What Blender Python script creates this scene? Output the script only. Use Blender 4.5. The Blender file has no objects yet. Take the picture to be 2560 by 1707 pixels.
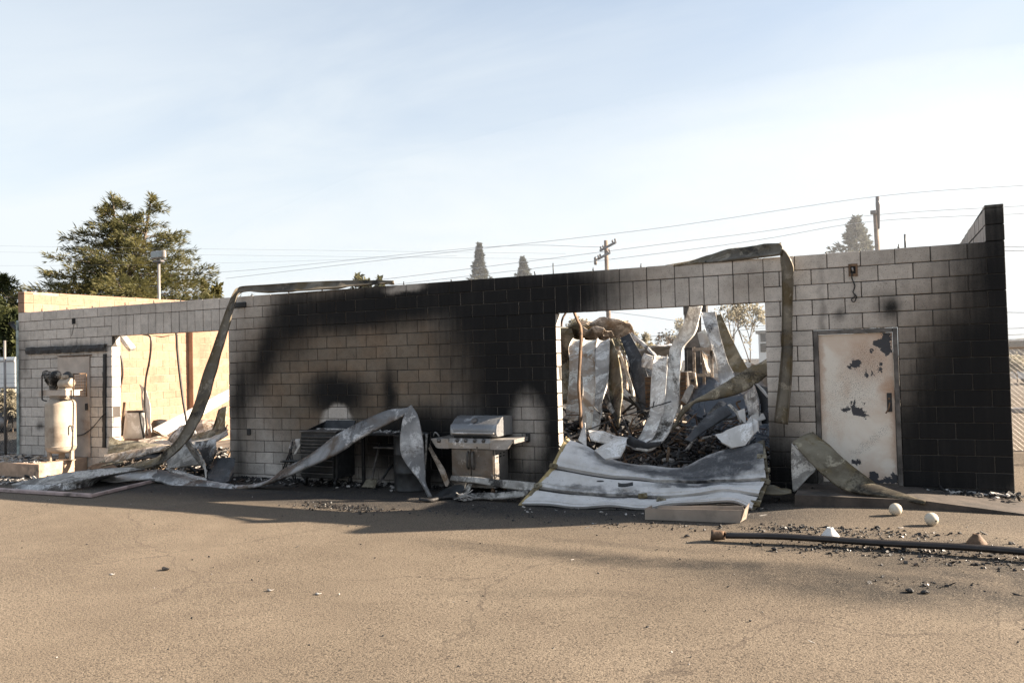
import bpy, math, random
import numpy as np
from mathutils import Vector, Matrix, noise as mnoise

random.seed(7); np.random.seed(7)
S = bpy.context.scene
C = S.collection

# ------------------------------------------------------------------ camera
CAM = Vector((16.7102, -11.3233, 1.949)); YAW, PITCH, ROLL, FPX = -.4198, .0279, -.0247, 1989.85
FW = Vector((math.sin(YAW)*math.cos(PITCH), math.cos(YAW)*math.cos(PITCH), math.sin(PITCH)))
_r = Vector((math.cos(YAW), -math.sin(YAW), 0)); _u = _r.cross(FW)
RT = math.cos(ROLL)*_r + math.sin(ROLL)*_u; UP = -math.sin(ROLL)*_r + math.cos(ROLL)*_u
cd = bpy.data.cameras.new('camera'); cam = bpy.data.objects.new('camera', cd); C.objects.link(cam)
cd.sensor_width = 36; cd.lens = FPX/2560*36; cd.clip_start = .1; cd.clip_end = 3000
cam.matrix_world = Matrix(((RT.x, UP.x, -FW.x, CAM.x), (RT.y, UP.y, -FW.y, CAM.y), (RT.z, UP.z, -FW.z, CAM.z), (0, 0, 0, 1)))
S.camera = cam

# ------------------------------------------------------------------ light
SUNV = Vector((1.93, .95, 1.02)).normalized()          # towards the sun
sd = bpy.data.lights.new('sun', 'SUN'); sun = bpy.data.objects.new('sun', sd); C.objects.link(sun)
sd.energy = 5.0; sd.angle = math.radians(.55); sd.color = (1, .84, .66)
sun.location = (60, 30, 40); sun.rotation_euler = SUNV.to_track_quat('Z', 'Y').to_euler()
W_ = bpy.data.worlds.new('World'); S.world = W_; W_.use_nodes = True
S.view_settings.view_transform = 'Standard'; S.view_settings.look = 'None'
S.view_settings.exposure = 2.1; S.view_settings.gamma = 1; S.view_settings.use_curve_mapping = False
S.cycles.use_denoising = True; S.cycles.max_bounces = 6; S.cycles.volume_bounces = 0

class NT:
    """small node-tree writer"""
    def __init__(s, t): s.t = t; s.n = t.nodes; s.l = t.links
    def put(s, sock, v):
        if v is None: return
        if isinstance(v, bpy.types.NodeSocket): s.l.new(v, sock)
        elif isinstance(v, (tuple, list)) and len(v) == 3 and len(sock.default_value) == 4: sock.default_value = (*v, 1)
        else: sock.default_value = v
    def node(s, typ, ins=None, **kw):
        n = s.n.new(typ)
        for k, v in kw.items(): setattr(n, k, v)
        for k, v in (ins or {}).items(): s.put(n.inputs[k], v)
        return n
    def math(s, op, a, b=None, c=None, clamp=False):
        n = s.n.new('ShaderNodeMath'); n.operation = op; n.use_clamp = clamp
        for i, v in enumerate((a, b, c)):
            if v is not None: s.put(n.inputs[i], v)
        return n.outputs[0]
    def vm(s, op, a, b=None, c=None):
        n = s.n.new('ShaderNodeVectorMath'); n.operation = op
        for i, v in enumerate((a, b, c)):
            if v is not None: s.put(n.inputs[i], v)
        return n.outputs['Value'] if op in ('LENGTH', 'DOT_PRODUCT') else n.outputs[0]
    def ramp(s, v, a, b, lo=0., hi=1., smooth=True):
        n = s.n.new('ShaderNodeMapRange'); n.clamp = True
        n.interpolation_type = 'SMOOTHSTEP' if smooth else 'LINEAR'
        for i, x in enumerate((v, a, b, lo, hi)): s.put(n.inputs[i], x)
        return n.outputs[0]
    def mix(s, f, a, b, blend='MIX'):
        n = s.n.new('ShaderNodeMix'); n.data_type = 'RGBA'; n.blend_type = blend; n.clamp_factor = True
        s.put(n.inputs[0], f); s.put(n.inputs[6], a); s.put(n.inputs[7], b); return n.outputs[2]
    def noise(s, vec, scale, detail=3, rough=.55, dist=0., col=False):
        n = s.n.new('ShaderNodeTexNoise'); s.put(n.inputs['Vector'], vec)
        n.inputs['Scale'].default_value = scale; n.inputs['Detail'].default_value = detail
        n.inputs['Roughness'].default_value = rough; n.inputs['Distortion'].default_value = dist
        return n.outputs[1 if col else 0]
    def vor(s, vec, scale, feature='F1', out=0):
        n = s.n.new('ShaderNodeTexVoronoi'); n.feature = feature
        s.put(n.inputs['Vector'], vec); n.inputs['Scale'].default_value = scale; return n.outputs[out]
    def pos(s): return s.node('ShaderNodeNewGeometry').outputs['Position']
    def bump(s, h, strength=.3, dist=.01):
        return s.node('ShaderNodeBump', {'Height': h, 'Strength': strength, 'Distance': dist}).outputs[0]

# sky: Nishita with thin cirrus, denser low down
nt = NT(W_.node_tree); nt.n.clear()
sky = nt.node('ShaderNodeTexSky', sky_type='NISHITA', sun_disc=False, sun_elevation=math.asin(SUNV.z),
              sun_rotation=math.atan2(SUNV.x, SUNV.y), air_density=1.0, dust_density=1.2, ozone_density=1.1)
tc = nt.node('ShaderNodeTexCoord').outputs['Generated']
sep = nt.node('ShaderNodeSeparateXYZ', {0: tc}); el = nt.math('MAXIMUM', sep.outputs[2], .0)
den = nt.math('ADD', el, .12)
plane = nt.node('ShaderNodeCombineXYZ', {0: nt.math('DIVIDE', sep.outputs[0], den), 1: nt.math('DIVIDE', sep.outputs[1], den)}).outputs[0]
mp = nt.node('ShaderNodeMapping', {0: plane}); mp.inputs['Rotation'].default_value = (0, 0, .5); mp.inputs['Scale'].default_value = (.75, 1.25, 1)
n1 = nt.noise(mp.outputs[0], 1.1, 6, .58, .6); n2 = nt.noise(plane, .7, 4, .5, .3)
cl = nt.ramp(nt.math('ADD', nt.math('MULTIPLY', n1, .55), nt.math('MULTIPLY', n2, .45)), .36, .66)
veil = nt.ramp(el, .05, .55, .90, .26)
cov = nt.math('ADD', veil, nt.math('MULTIPLY', cl, .26), clamp=True)
skyc = nt.mix(cov, sky.outputs[0], (4.3, 4.58, 4.72))
bg = nt.node('ShaderNodeBackground', {0: skyc, 1: .05})
nt.l.new(bg.outputs[0], nt.node('ShaderNodeOutputWorld').inputs[0])

# ------------------------------------------------------------------ picture point -> place in the world
REG = dict(A=(0, 460, .27234), B=(0, 820, .28058), C=(560, 700, .27211), D=(560, 960, .34014), E=(1370, 740, .2551),
           F=(1260, 1020, .29762), G=(1920, 480, .27211), H=(1920, 860, .27421), I=(1060, 1000, .16585),
           J=(0, 880, .23603), K=(1700, 1180, .36565), M=(1100, 570, .38265), N=(680, 960, .17857), P=(0, 0, 1))
def ray(r, x, y):
    a, b, s = REG[r]
    return FW + (a+x*s-1280)/FPX*RT - (b+y*s-853.5)/FPX*UP
def at(r, x, y, Y):
    d = ray(r, x, y); return CAM + d*((Y-CAM.y)/d.y)
def atx(r, x, y, X):
    d = ray(r, x, y); return CAM + d*((X-CAM.x)/d.x)
def sm(t): t = min(1., max(0., t)); return t*t*(3-2*t)
def zg(x): return .16*sm((x-12.8)/4.5)
def gr(r, x, y, dz=0.):
    d = ray(r, x, y); z = 0.
    for _ in range(15):
        p = CAM + d*((z+dz-CAM.z)/d.z); z = zg(p.x)
    return p

# ------------------------------------------------------------------ mesh helpers
class MB:
    def __init__(s): s.v = []; s.f = []; s.m = []; s.smooth = []
    def add(s, vs, fs, mi=0, sm_=False):
        o = len(s.v); s.v += [tuple(v) for v in vs]; s.f += [tuple(i+o for i in f) for f in fs]
        s.m += [mi]*len(fs); s.smooth += [sm_]*len(fs); return s
    def box(s, c, d, R=None, mi=0, bev=0.):
        hx, hy, hz = d[0]/2, d[1]/2, d[2]/2
        if bev > 0:
            b = min(bev, hx*.9, hy*.9, hz*.9); vs = []; ix = {}
            for sx in (-1, 1):
                for sy in (-1, 1):
                    for sz in (-1, 1):
                        for ax in range(3):
                            q = [sx*(hx-b), sy*(hy-b), sz*(hz-b)]; q[ax] = (sx*hx, sy*hy, sz*hz)[ax]
                            ix[sx, sy, sz, ax] = len(vs); vs.append(Vector(q))
            fs = []
            for ax in range(3):
                o1, o2 = [a for a in range(3) if a != ax]
                for sg in (-1, 1):
                    ring = []
                    for a, e in ((-1, -1), (1, -1), (1, 1), (-1, 1)):
                        k = [0, 0, 0]; k[ax] = sg; k[o1] = a; k[o2] = e; ring.append(ix[(*k, ax)])
                    fs.append(ring)
                for a in (-1, 1):
                    for e in (-1, 1):
                        k0 = [0, 0, 0]; k1 = [0, 0, 0]; k0[o1] = k1[o1] = a; k0[o2] = k1[o2] = e; k0[ax] = -1; k1[ax] = 1
                        fs.append([ix[(*k0, o1)], ix[(*k1, o1)], ix[(*k1, o2)], ix[(*k0, o2)]])
            for sx in (-1, 1):
                for sy in (-1, 1):
                    for sz in (-1, 1): fs.append([ix[sx, sy, sz, a] for a in range(3)])
        else:
            vs = [Vector((x*hx, y*hy, z*hz)) for x in (-1, 1) for y in (-1, 1) for z in (-1, 1)]
            fs = [(0, 1, 3, 2), (4, 6, 7, 5), (0, 4, 5, 1), (2, 3, 7, 6), (0, 2, 6, 4), (1, 5, 7, 3)]
        if R is not None: vs = [R @ v for v in vs]
        # fix winding outward
        cc = Vector(c); out = []
        for f in fs:
            p = [vs[i] for i in f]; n = (p[1]-p[0]).cross(p[2]-p[0]); m = sum(p, Vector())/len(p)
            out.append(tuple(f) if n.dot(m) > 0 else tuple(reversed(f)))
        return s.add([v+cc for v in vs], out, mi)
    def tube(s, pts, r, n=8, mi=0, cap=True, flat=1.):
        pts = [Vector(p) for p in pts]; rs = r if isinstance(r, (list, tuple)) else [r]*len(pts)
        vs = []; fs = []; t = (pts[1]-pts[0]).normalized()
        ref = Vector((0, 0, 1)) if abs(t.z) < .9 else Vector((1, 0, 0)); a = t.cross(ref).normalized()
        for i, p in enumerate(pts):
            t = (pts[min(i+1, len(pts)-1)]-pts[max(i-1, 0)]).normalized()
            a = (a - t*a.dot(t)).normalized(); b = t.cross(a)
            for k in range(n):
                w = 2*math.pi*k/n; vs.append(p + (a*math.cos(w) + b*math.sin(w)*flat)*rs[i])
        for i in range(len(pts)-1):
            for k in range(n):
                k2 = (k+1) % n; fs.append((i*n+k, i*n+k2, (i+1)*n+k2, (i+1)*n+k))
        if cap: fs += [tuple(reversed(range(n))), tuple(range((len(pts)-1)*n, len(pts)*n))]
        return s.add(vs, fs, mi, n > 5)
    def lathe(s, c, prof, n=24, axis=Vector((0, 0, 1)), mi=0):
        q = axis.to_track_quat('Z', 'Y').to_matrix(); c = Vector(c); vs = []; fs = []
        for r, h in prof:
            for k in range(n):
                w = 2*math.pi*k/n; vs.append(c + q @ Vector((r*math.cos(w), r*math.sin(w), h)))
        for i in range(len(prof)-1):
            for k in range(n):
                k2 = (k+1) % n; fs.append((i*n+k, i*n+k2, (i+1)*n+k2, (i+1)*n+k))
        fs += [tuple(reversed(range(n))), tuple(range((len(prof)-1)*n, len(prof)*n))]
        return s.add(vs, fs, mi, True)
    def prism(s, poly, d, mi=0):
        """closed polygon (3D points) extruded by vector d"""
        poly = [Vector(p) for p in poly]; d = Vector(d); n = len(poly)
        nn = Vector()
        for i in range(n): nn += poly[i].cross(poly[(i+1) % n])
        if nn.dot(d) > 0: poly = poly[::-1]
        vs = poly + [p+d for p in poly]
        fs = [tuple(range(n)), tuple(reversed(range(n, 2*n)))] + [(i, n+i, n+(i+1) % n, (i+1) % n)[::1] for i in range(n)]
        fs[2:] = [tuple(reversed(f)) for f in fs[2:]]
        return s.add(vs, fs, mi)
    def grid(s, rows, th=.004, mi=0, smooth=True):
        """sheet through rows of points, given a thickness"""
        R_, M_ = len(rows), len(rows[0]); P = np.array([[tuple(p) for p in r] for r in rows])
        du = np.gradient(P, axis=0); dv = np.gradient(P, axis=1); nn = np.cross(du, dv)
        nn /= np.linalg.norm(nn, axis=2, keepdims=True)+1e-9
        T = P + nn*th/2; Bt = P - nn*th/2; k = R_*M_
        vs = list(map(tuple, T.reshape(-1, 3))) + list(map(tuple, Bt.reshape(-1, 3))); fs = []
        for i in range(R_-1):
            for j in range(M_-1):
                a, b, c, d = i*M_+j, (i+1)*M_+j, (i+1)*M_+j+1, i*M_+j+1
                fs.append((a, b, c, d)); fs.append((k+d, k+c, k+b, k+a))
        for i in range(R_-1):
            fs.append((i*M_, k+i*M_, k+(i+1)*M_, (i+1)*M_)); j = M_-1
            fs.append(((i+1)*M_+j, k+(i+1)*M_+j, k+i*M_+j, i*M_+j))
        for j in range(M_-1):
            fs.append((j+1, k+j+1, k+j, j)); i = (R_-1)*M_
            fs.append((i+j, k+i+j, k+i+j+1, i+j+1))
        return s.add(vs, fs, mi, smooth)
    def mesh(s, name, mats, org=Vector()):
        me = bpy.data.meshes.new(name)
        me.from_pydata([(v[0]-org[0], v[1]-org[1], v[2]-org[2]) for v in s.v], [], s.f)
        for m in (mats if isinstance(mats, (list, tuple)) else [mats]): me.materials.append(m)
        me.polygons.foreach_set('material_index', s.m); me.polygons.foreach_set('use_smooth', s.smooth); me.update()
        return me
    def build(s, name, mats, parent=None, org=None):
        if org is None:
            if parent is not None: org = world_loc(parent)
            else:
                a = np.array(s.v); org = Vector(((a[:, 0].min()+a[:, 0].max())/2, (a[:, 1].min()+a[:, 1].max())/2, a[:, 2].min()))
        o = bpy.data.objects.new(name, s.mesh(name, mats, org)); C.objects.link(o)
        if parent is not None: o.parent = parent; o.location = Vector(org) - world_loc(parent)
        else: o.location = org
        return o
def world_loc(o):
    v = Vector(o.location)
    while o.parent: o = o.parent; v += o.location
    return v
def thing(name, label, cat, loc, group=None):
    o = bpy.data.objects.new(name, None); C.objects.link(o); o.location = loc; o.empty_display_size = .2
    return tag(o, label, cat, group)
def tag(o, label=None, cat=None, group=None, kind=None):
    if label: o['label'] = label
    if cat: o['category'] = cat
    if group: o['group'] = group
    if kind: o['kind'] = kind
    return o
def copy_tree(o, loc, label):
    def cp(a, par):
        b = a.copy(); C.objects.link(b); b.parent = par
        for ch in list(a.children): cp(ch, b)
        return b
    r = cp(o, None); r.location = loc; r['label'] = label; return r
def cr(pts, n, lin=False):
    """Catmull-Rom (or straight) through points, n samples evenly over the knots"""
    P = [Vector(p) for p in pts]; P = [2*P[0]-P[1]] + P + [2*P[-1]-P[-2]]; out = []; m = len(pts)-1
    for i in range(n):
        t = i/(n-1)*m; k = min(int(t), m-1); t -= k; a, b, c, d = P[k:k+4]
        if lin: out.append(b.lerp(c, t)); continue
        out.append(.5*((2*b) + (c-a)*t + (2*a-5*b+4*c-d)*t*t + (3*b-a-3*c+d)*t**3))
    return out
def wob(p, s, amp, seed=0):
    v = mnoise.noise_vector(Vector((p[0]*s+seed*3.1, p[1]*s-seed*1.7, p[2]*s+seed*.9))); return Vector(p) + v*amp
def ribbon(mb, L, Rr, lip=.03, bow=.0, n=None, m=7, crump=.012, th=.004, seed=None, mi=0, side=1, cs=3., lin=False):
    """strip of bent sheet metal between two edges, its edges turned into lips"""
    n = n or max(10, 5*len(L)); seed = random.random()*50 if seed is None else seed
    k_ = max(len(L), len(Rr))-1
    if lin: n = k_*max(2, round(n/k_))+1
    a = cr(L, n, lin and len(L) > 2); b = cr(Rr, n, lin and len(Rr) > 2); rows = []
    for i in range(n):
        i0, i1 = max(i-1, 0), min(i+1, n-1)
        t = (a[i1]+b[i1]-a[i0]-b[i0]); w = b[i]-a[i]; nn = t.cross(w)
        if nn.length < 1e-8: nn = Vector((0, -1, 0))
        nn.normalize(); nn *= side; row = []
        if lip: row.append(a[i] + nn*lip)
        for j in range(m):
            q = j/(m-1); p = a[i].lerp(b[i], q) - nn*bow*math.sin(math.pi*q)
            rg = 1-abs(mnoise.noise(Vector((p.x*2.1+seed, p.y*2.1, p.z*2.1-seed)))); rg = max(0, rg-.8)*5
            row.append(wob(p, cs, crump, seed) + nn*rg*crump*1.1)
        if lip: row.append(b[i] + nn*lip)
        rows.append(row)
    return mb.grid(rows, th, mi, not lin)
def RB(name, label, cat, mat, spec, group=None, parent=None, **kw):
    """ribbon thing from lists of (region,x,y,Y) pairs"""
    mb = MB(); ribbon(mb, [pt(*q) for q in spec[0]], [pt(*q) for q in spec[1]], **kw)
    o = mb.build(name, mat, parent)
    return tag(o, label, cat, group) if label else o
def pt(r, x, y, Y):
    if isinstance(Y, tuple): return gr(r, x, y, Y[0])      # (height above ground,)
    return at(r, x, y, Y)
def rows_(reg, pts, Y0, Y1=None):
    """polyline in one region with depth running from Y0 to Y1"""
    Y1 = Y0 if Y1 is None else Y1; k = max(1, len(pts)-1)
    return [(reg, x, y, Y0+(Y1-Y0)*i/k) for i, (x, y) in enumerate(pts)]

# ------------------------------------------------------------------ materials
def mat(name, build, **kw):
    m = bpy.data.materials.new(name); m.use_nodes = True; t = NT(m.node_tree); t.n.clear()
    out = t.node('ShaderNodeOutputMaterial'); b = t.node('ShaderNodeBsdfPrincipled')
    t.l.new(b.outputs[0], out.inputs[0]); build(t, b, **kw); return m
def simple(name, col, rough=.7, metal=0., var=.25, scale=6., bump=.15, dark=None, damt=.5):
    def f(t, b):
        p = t.pos(); n = t.noise(p, scale, 4)
        c = t.mix(t.ramp(n, .3, .7), tuple(x*(1-var) for x in col), tuple(min(1, x*(1+var)) for x in col))
        if dark: c = t.mix(t.math('MULTIPLY', t.ramp(t.noise(t.vm('ADD', p, (7, 3, 1)), scale*.6, 5, .65), .62-damt*.3, .72), 1.), c, dark)
        t.put(b.inputs['Base Color'], c); b.inputs['Roughness'].default_value = rough; b.inputs['Metallic'].default_value = metal
        if bump: t.put(b.inputs['Normal'], t.bump(t.noise(p, scale*6, 3), bump, .01))
    return mat(name, f)

H = 3.31; BW, BH = .4064, .2032
def wx(px, py): p = at('P', px, py, 0); return p.x, p.z
def blob(t, v, px, py, rx, rz, soft=.55, rot=0., strength=1.):
    x, z = wx(px, py)
    m = t.node('ShaderNodeMapping', {0: v}, vector_type='TEXTURE')
    m.inputs['Location'].default_value = (x, 0, z); m.inputs['Rotation'].default_value = (0, math.radians(rot), 0)
    m.inputs['Scale'].default_value = (rx, 1000, rz)
    return t.ramp(t.vm('LENGTH', m.outputs[0]), 1-soft, 1+soft*.5, strength, 0.)
def union(t, L):
    o = L[0]
    for q in L[1:]: o = t.math('MAXIMUM', o, q)
    return o
def screen(t, L):
    o = t.math('SUBTRACT', 1., L[0])
    for q in L[1:]: o = t.math('MULTIPLY', o, t.math('SUBTRACT', 1., q))
    return t.math('SUBTRACT', 1., o)
BLACK = [(1330, 960, 1.55, 2.1, .4, 0, 1), (1250, 780, 1.5, .95, .45, 0, 1), (1030, 752, 2.5, .42, .45, -3, .98), (870, 775, 1.5, .46, .5, 0, .97), (735, 800, .62, .72, .6, 25, .98),
         (668, 880, .36, 1.05, .6, 24, .96), (600, 985, .32, .8, .6, 10, .88), (600, 1130, .18, .5, .8, 0, .6), (850, 985, .75, .42, .5, 0, .98), (820, 980, .5, .35, .6, 0, .9), (975, 985, .17, .5, .7, 0, .97),
         (1100, 1130, 1.7, .75, .5, 0, .98), (800, 1160, .8, .5, .6, 0, .9), (1400, 735, 1.15, .5, .5, -6, .99), (2540, 720, .75, 1.3, .9, 0, 1), (2520, 960, 1.15, .95, .65, 0, 1), (2500, 860, 1.0, .65, .65, 0, 1), (2500, 1110, 1.55, .85, .45, 0, 1),
         (2300, 1200, 1.4, .5, .6, 0, 1), (2380, 1120, .95, .7, .5, 0, 1), (2420, 1000, .75, .8, .5, 0, 1), (1000, 1120, .85, .5, .5, 0, .97), (1060, 1090, .9, .5, .5, 0, .9), (1960, 1210, .85, .62, .5, 0, .98), (1930, 1160, .36, .95, .6, 0, .85), (2222, 768, .16, .2, .8, 0, .97), (2100, 790, .08, .1, .8, 0, .6), (1322, 1090, .05, .10, .8, 0, 1), (1322, 1130, .02, .35, .8, 0, .7),
         (2490, 540, .45, .34, .7, 0, .9), (2560, 600, .75, .4, .8, 0, .9), (2560, 680, .85, .6, .8, 0, .95), (2060, 900, .05, 1.4, .9, 0, .5),
         (47, 1000, .10, 1.6, .7, 0, .9), (170, 868, 1.35, .10, .8, 0, .6), (100, 1065, .16, .09, .6, 0, .75), (175, 925, .5, .06, .8, 0, .35), (60, 890, .2, .5, .9, 0, .5), (590, 765, .12, .04, .5, 0, .9)]
NEG = [(842, 1050, .33, .33, .25, 0, .88), (1318, 1080, .31, .60, .6, 0, .72), (1010, 722, .42, .10, .5, -4, .75)]
BROWN = [(2480, 950, 1.75, 1.7, .8, 0, .85), (880, 930, 3.0, 1.75, .45, 0, .93), (1180, 900, 1.2, 1.0, .6, 0, .9), (1120, 705, 1.1, .14, .7, -3, .9), (1330, 672, .9, .14, .7, -3, .85), (1560, 690, 1.1, .5, .8, -3, .5), (400, 745, 1.4, .35, .9, 0, .33),
         (620, 1010, .6, 1.3, .6, 0, .6), (2300, 640, 1.2, .5, .8, 0, .35), (1985, 1090, .5, .6, .8, 0, .5), (1870, 715, .4, .3, .8, 0, .4), (1318, 1085, .55, .75, .7, 0, .4)]
def block_mat(name, clean, brown, black, grit=True, soot=True):
    def f(t, b):
        p = t.pos(); v = t.vm('ADD', p, t.vm('SCALE', t.vm('SUBTRACT', t.noise(p, 2.6, 4, .6, col=True), (.5, .5, .5)), None))
        v.node.inputs[1].links[0].from_node.inputs['Scale'].default_value = .22
        if soot:
            k = screen(t, [blob(t, v, *q[:4], min(.95, q[4]*1.45), q[5], q[6]) for q in BLACK])
            nx = t.node('ShaderNodeSeparateXYZ', {0: t.node('ShaderNodeNewGeometry').outputs['True Normal']}).outputs[0]
            k = t.math('MULTIPLY', k, t.ramp(t.math('ABSOLUTE', nx), .8, .95, 1., .12))
            ng = union(t, [blob(t, v, *q[:4], q[4], q[5], q[6]) for q in NEG])
            k = t.math('MULTIPLY', k, t.math('SUBTRACT', 1., ng))
            br = t.math('MULTIPLY', union(t, [blob(t, v, *q[:4], q[4], q[5], q[6]) for q in BROWN]), t.math('SUBTRACT', 1., t.math('MULTIPLY', ng, .93)))
        else: k, br = 0., t.math('MULTIPLY', t.ramp(t.noise(p, .9, 4), .5, .75), .4)
        # tone of each block, found from its place in the bond
        sp = t.node('ShaderNodeSeparateXYZ', {0: p}); row = t.math('FLOOR', t.math('DIVIDE', t.math('SUBTRACT', H, sp.outputs[2]), BH))
        off = t.math('MULTIPLY', t.math('FLOORED_MODULO', row, 2.), .5)
        col = t.math('FLOOR', t.math('ADD', t.math('DIVIDE', t.math('ADD', sp.outputs[0], sp.outputs[1]), BW), off))
        wn = t.node('ShaderNodeTexWhiteNoise', {0: t.node('ShaderNodeCombineXYZ', {0: col, 1: row}).outputs[0]}, noise_dimensions='2D').outputs[0]
        fine = t.noise(p, 60, 3, .7); mid = t.noise(p, 9, 4, .6)
        brn = t.mix(t.ramp(t.noise(p, 1.7, 4, .6), .35, .65), brown, tuple(x*q for x, q in zip(brown, (.92, 1.04, 1.18))))
        c = t.mix(br, clean, brn)
        c = t.mix(t.ramp(mid, .35, .75), c, t.mix(.22, c, (.02, .018, .016)))
        # grainy edge: soot clings to the pits first, and streaks downwards
        st = t.noise(t.node('ShaderNodeMapping', {0: p}, vector_type='POINT').outputs[0], 1.); st.node.inputs['Vector'].links[0].from_node.inputs['Scale'].default_value = (14, 14, .9)
        kk = t.math('ADD', k, t.math('MULTIPLY', t.math('MULTIPLY', t.math('SUBTRACT', t.math('ADD', fine, t.math('MULTIPLY', st, .9)), .95), 2.2), t.math('MULTIPLY', k, t.math('SUBTRACT', 1.04, k))), clamp=True)
        c = t.mix(kk, c, black)
        hs = t.node('ShaderNodeHueSaturation', {'Color': c, 'Value': t.ramp(wn, 0, 1, .86, 1.1, False)}).outputs[0]
        c = t.mix(t.ramp(fine, .32, .46), t.mix(.5, hs, (.01, .01, .01)), hs)
        t.put(b.inputs['Base Color'], c); t.put(b.inputs['Roughness'], t.ramp(kk, 0, 1, .9, .62))
        t.put(b.inputs['Specular IOR Level'], t.ramp(kk, 0, 1, .25, .12))
        t.put(b.inputs['Normal'], t.bump(t.math('ADD', t.noise(p, 130, 2, .7), t.math('MULTIPLY', t.noise(p, 22, 3), .8)), .5, .006))
    return mat(name, f)
M_block = block_mat('concrete block sooted', (.57, .525, .475), (.158, .112, .073), (.010, .010, .0105))
M_mortar = block_mat('mortar sooted', (.085, .075, .068), (.075, .064, .054), (.06, .055, .05))
M_sidewall = block_mat('concrete block scorched tan', (.345, .218, .152), (.20, .122, .08), (.02, .02, .02), soot=False)
M_sidemort = simple('pale mortar', (.36, .26, .18), .9)

def metal(name, light, mid, dark, amt=.5, white=.4, rough=.5, met=.25, sc=1.6, tint=None):
    def f(t, b):
        oi = t.node('ShaderNodeObjectInfo').outputs['Random']
        p = t.vm('ADD', t.pos(), t.node('ShaderNodeCombineXYZ', {0: t.math('MULTIPLY', oi, 40.), 1: t.math('MULTIPLY', oi, 17.)}).outputs[0])
        big = t.noise(p, sc, 5, .62, .4); b2 = t.noise(t.vm('ADD', p, (9, 4, 2)), sc*2.3, 6, .7, .8); fi = t.noise(p, 38, 4, .7)
        c = t.mix(t.ramp(big, .38, .62), mid, light)
        if tint: c = t.mix(t.ramp(t.noise(t.vm('ADD', p, (2, 8, 5)), sc*1.4, 5, .6, .5), .46, .62), c, tint)
        wh = t.math('MULTIPLY', t.ramp(b2, .60-white*.25, .66-white*.2), t.ramp(fi, .36, .52))
        c = t.mix(wh, c, tuple(min(.75, x*1.55) for x in light))
        dk = t.ramp(t.math('ADD', t.math('MULTIPLY', t.noise(t.vm('ADD', p, (5, 1, 7)), sc*.8, 6, .66, .6), .8), t.math('MULTIPLY', fi, .2)), .70-amt*.36, .78-amt*.30)
        c = t.mix(dk, c, dark)
        c = t.mix(t.math('MULTIPLY', t.ramp(t.vor(p, 45), .16, .05), t.ramp(b2, .45, .6)), c, dark)
        t.put(b.inputs['Base Color'], c); b.inputs['Metallic'].default_value = met
        t.put(b.inputs['Roughness'], t.ramp(fi, .3, .7, rough-.08, rough+.25)); b.inputs['Specular IOR Level'].default_value = .3
        t.put(b.inputs['Normal'], t.bump(t.math('ADD', fi, t.math('MULTIPLY', big, 2.)), .22, .01))
    return mat(name, f)
M_galv = metal('galvanised sheet burnt', (.32, .305, .28), (.155, .145, .132), (.035, .031, .028), .52, .5, .6, .1)
M_galvd = metal('galvanised sheet dark', (.40, .395, .385), (.13, .127, .124), (.03, .027, .024), .5, .55, .55, .12, tint=(.10, .085, .07))
M_blue = metal('heat blued sheet', (.075, .078, .083), (.038, .040, .044), (.02, .02, .02), .4, .15, .5, .15)
M_olive = metal('scorched olive sheet', (.20, .18, .135), (.095, .08, .055), (.03, .026, .02), .5, .3, .58, .1, tint=(.13, .10, .05))
M_tan = metal('scorched tan sheet', (.42, .36, .30), (.24, .195, .155), (.045, .038, .032), .42, .45, .62, .08, tint=(.22, .155, .10))
M_strip = metal('smooth burnt strip', (.34, .335, .33), (.15, .15, .152), (.035, .03, .026), .42, .45, .5, .1, .9, tint=(.11, .085, .065))
M_galvlit = metal('skylit galvanised sheet', (.52, .50, .47), (.32, .305, .285), (.05, .045, .04), .42, .5, .6, .08)  # paler copy for the right opening, open sky light put into the colour
M_tanlit = metal('skylit scorched sheet', (.56, .51, .45), (.38, .33, .28), (.06, .05, .042), .36, .5, .62, .06, tint=(.30, .22, .15))  # paler tan copy, likewise with sky light put into the colour
M_bronze = metal('burnt bronze strip', (.15, .13, .10), (.075, .063, .048), (.025, .022, .018), .5, .25, .55, .1, tint=(.10, .075, .04))
M_white = metal('white painted sheet', (.62, .60, .58), (.46, .45, .43), (.06, .056, .052), .3, .3, .5, 0., 1.1)
M_char = simple('charred timber', (.018, .017, .017), .6, 0, .5, 14, .8, dark=(.06, .055, .05), damt=.25)
M_black = simple('burnt black steel', (.022, .023, .024), .5, .3, .4, 8, .2, dark=(.06, .058, .055), damt=.2)
M_ash = simple('pale ash', (.38, .36, .34), .95, 0, .3, 20, .6, dark=(.05, .05, .05), damt=.4)
M_wood = simple('half burnt timber', (.16, .11, .07), .8, 0, .4, 10, .5, dark=(.02, .02, .02), damt=.6)
M_rust = simple('rusted steel', (.14, .085, .05), .75, .2, .4, 9, .3, dark=(.03, .025, .02), damt=.5)
M_cream = simple('baked cream paint', (.40, .335, .265), .65, 0, .2, 4, .15, dark=(.22, .165, .12), damt=.55)
M_creamp = simple('baked cream panel', (.46, .39, .33), .6, 0, .15, 3, .1, dark=(.28, .20, .15), damt=.4)
M_conc = simple('scorched concrete', (.40, .28, .20), .9, 0, .2, 5, .5, dark=(.14, .11, .09), damt=.4)
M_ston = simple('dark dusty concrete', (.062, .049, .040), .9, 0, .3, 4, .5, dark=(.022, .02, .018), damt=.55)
M_stainless = metal('tarnished stainless', (.42, .40, .38), (.30, .28, .262), (.12, .105, .095), .26, .1, .34, .6, 1.2, tint=(.27, .24, .21))
M_gdoor = metal('heat darkened stainless', (.20, .185, .17), (.13, .118, .108), (.06, .052, .046), .3, .1, .36, .7, 1.2, tint=(.14, .115, .095))
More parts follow.
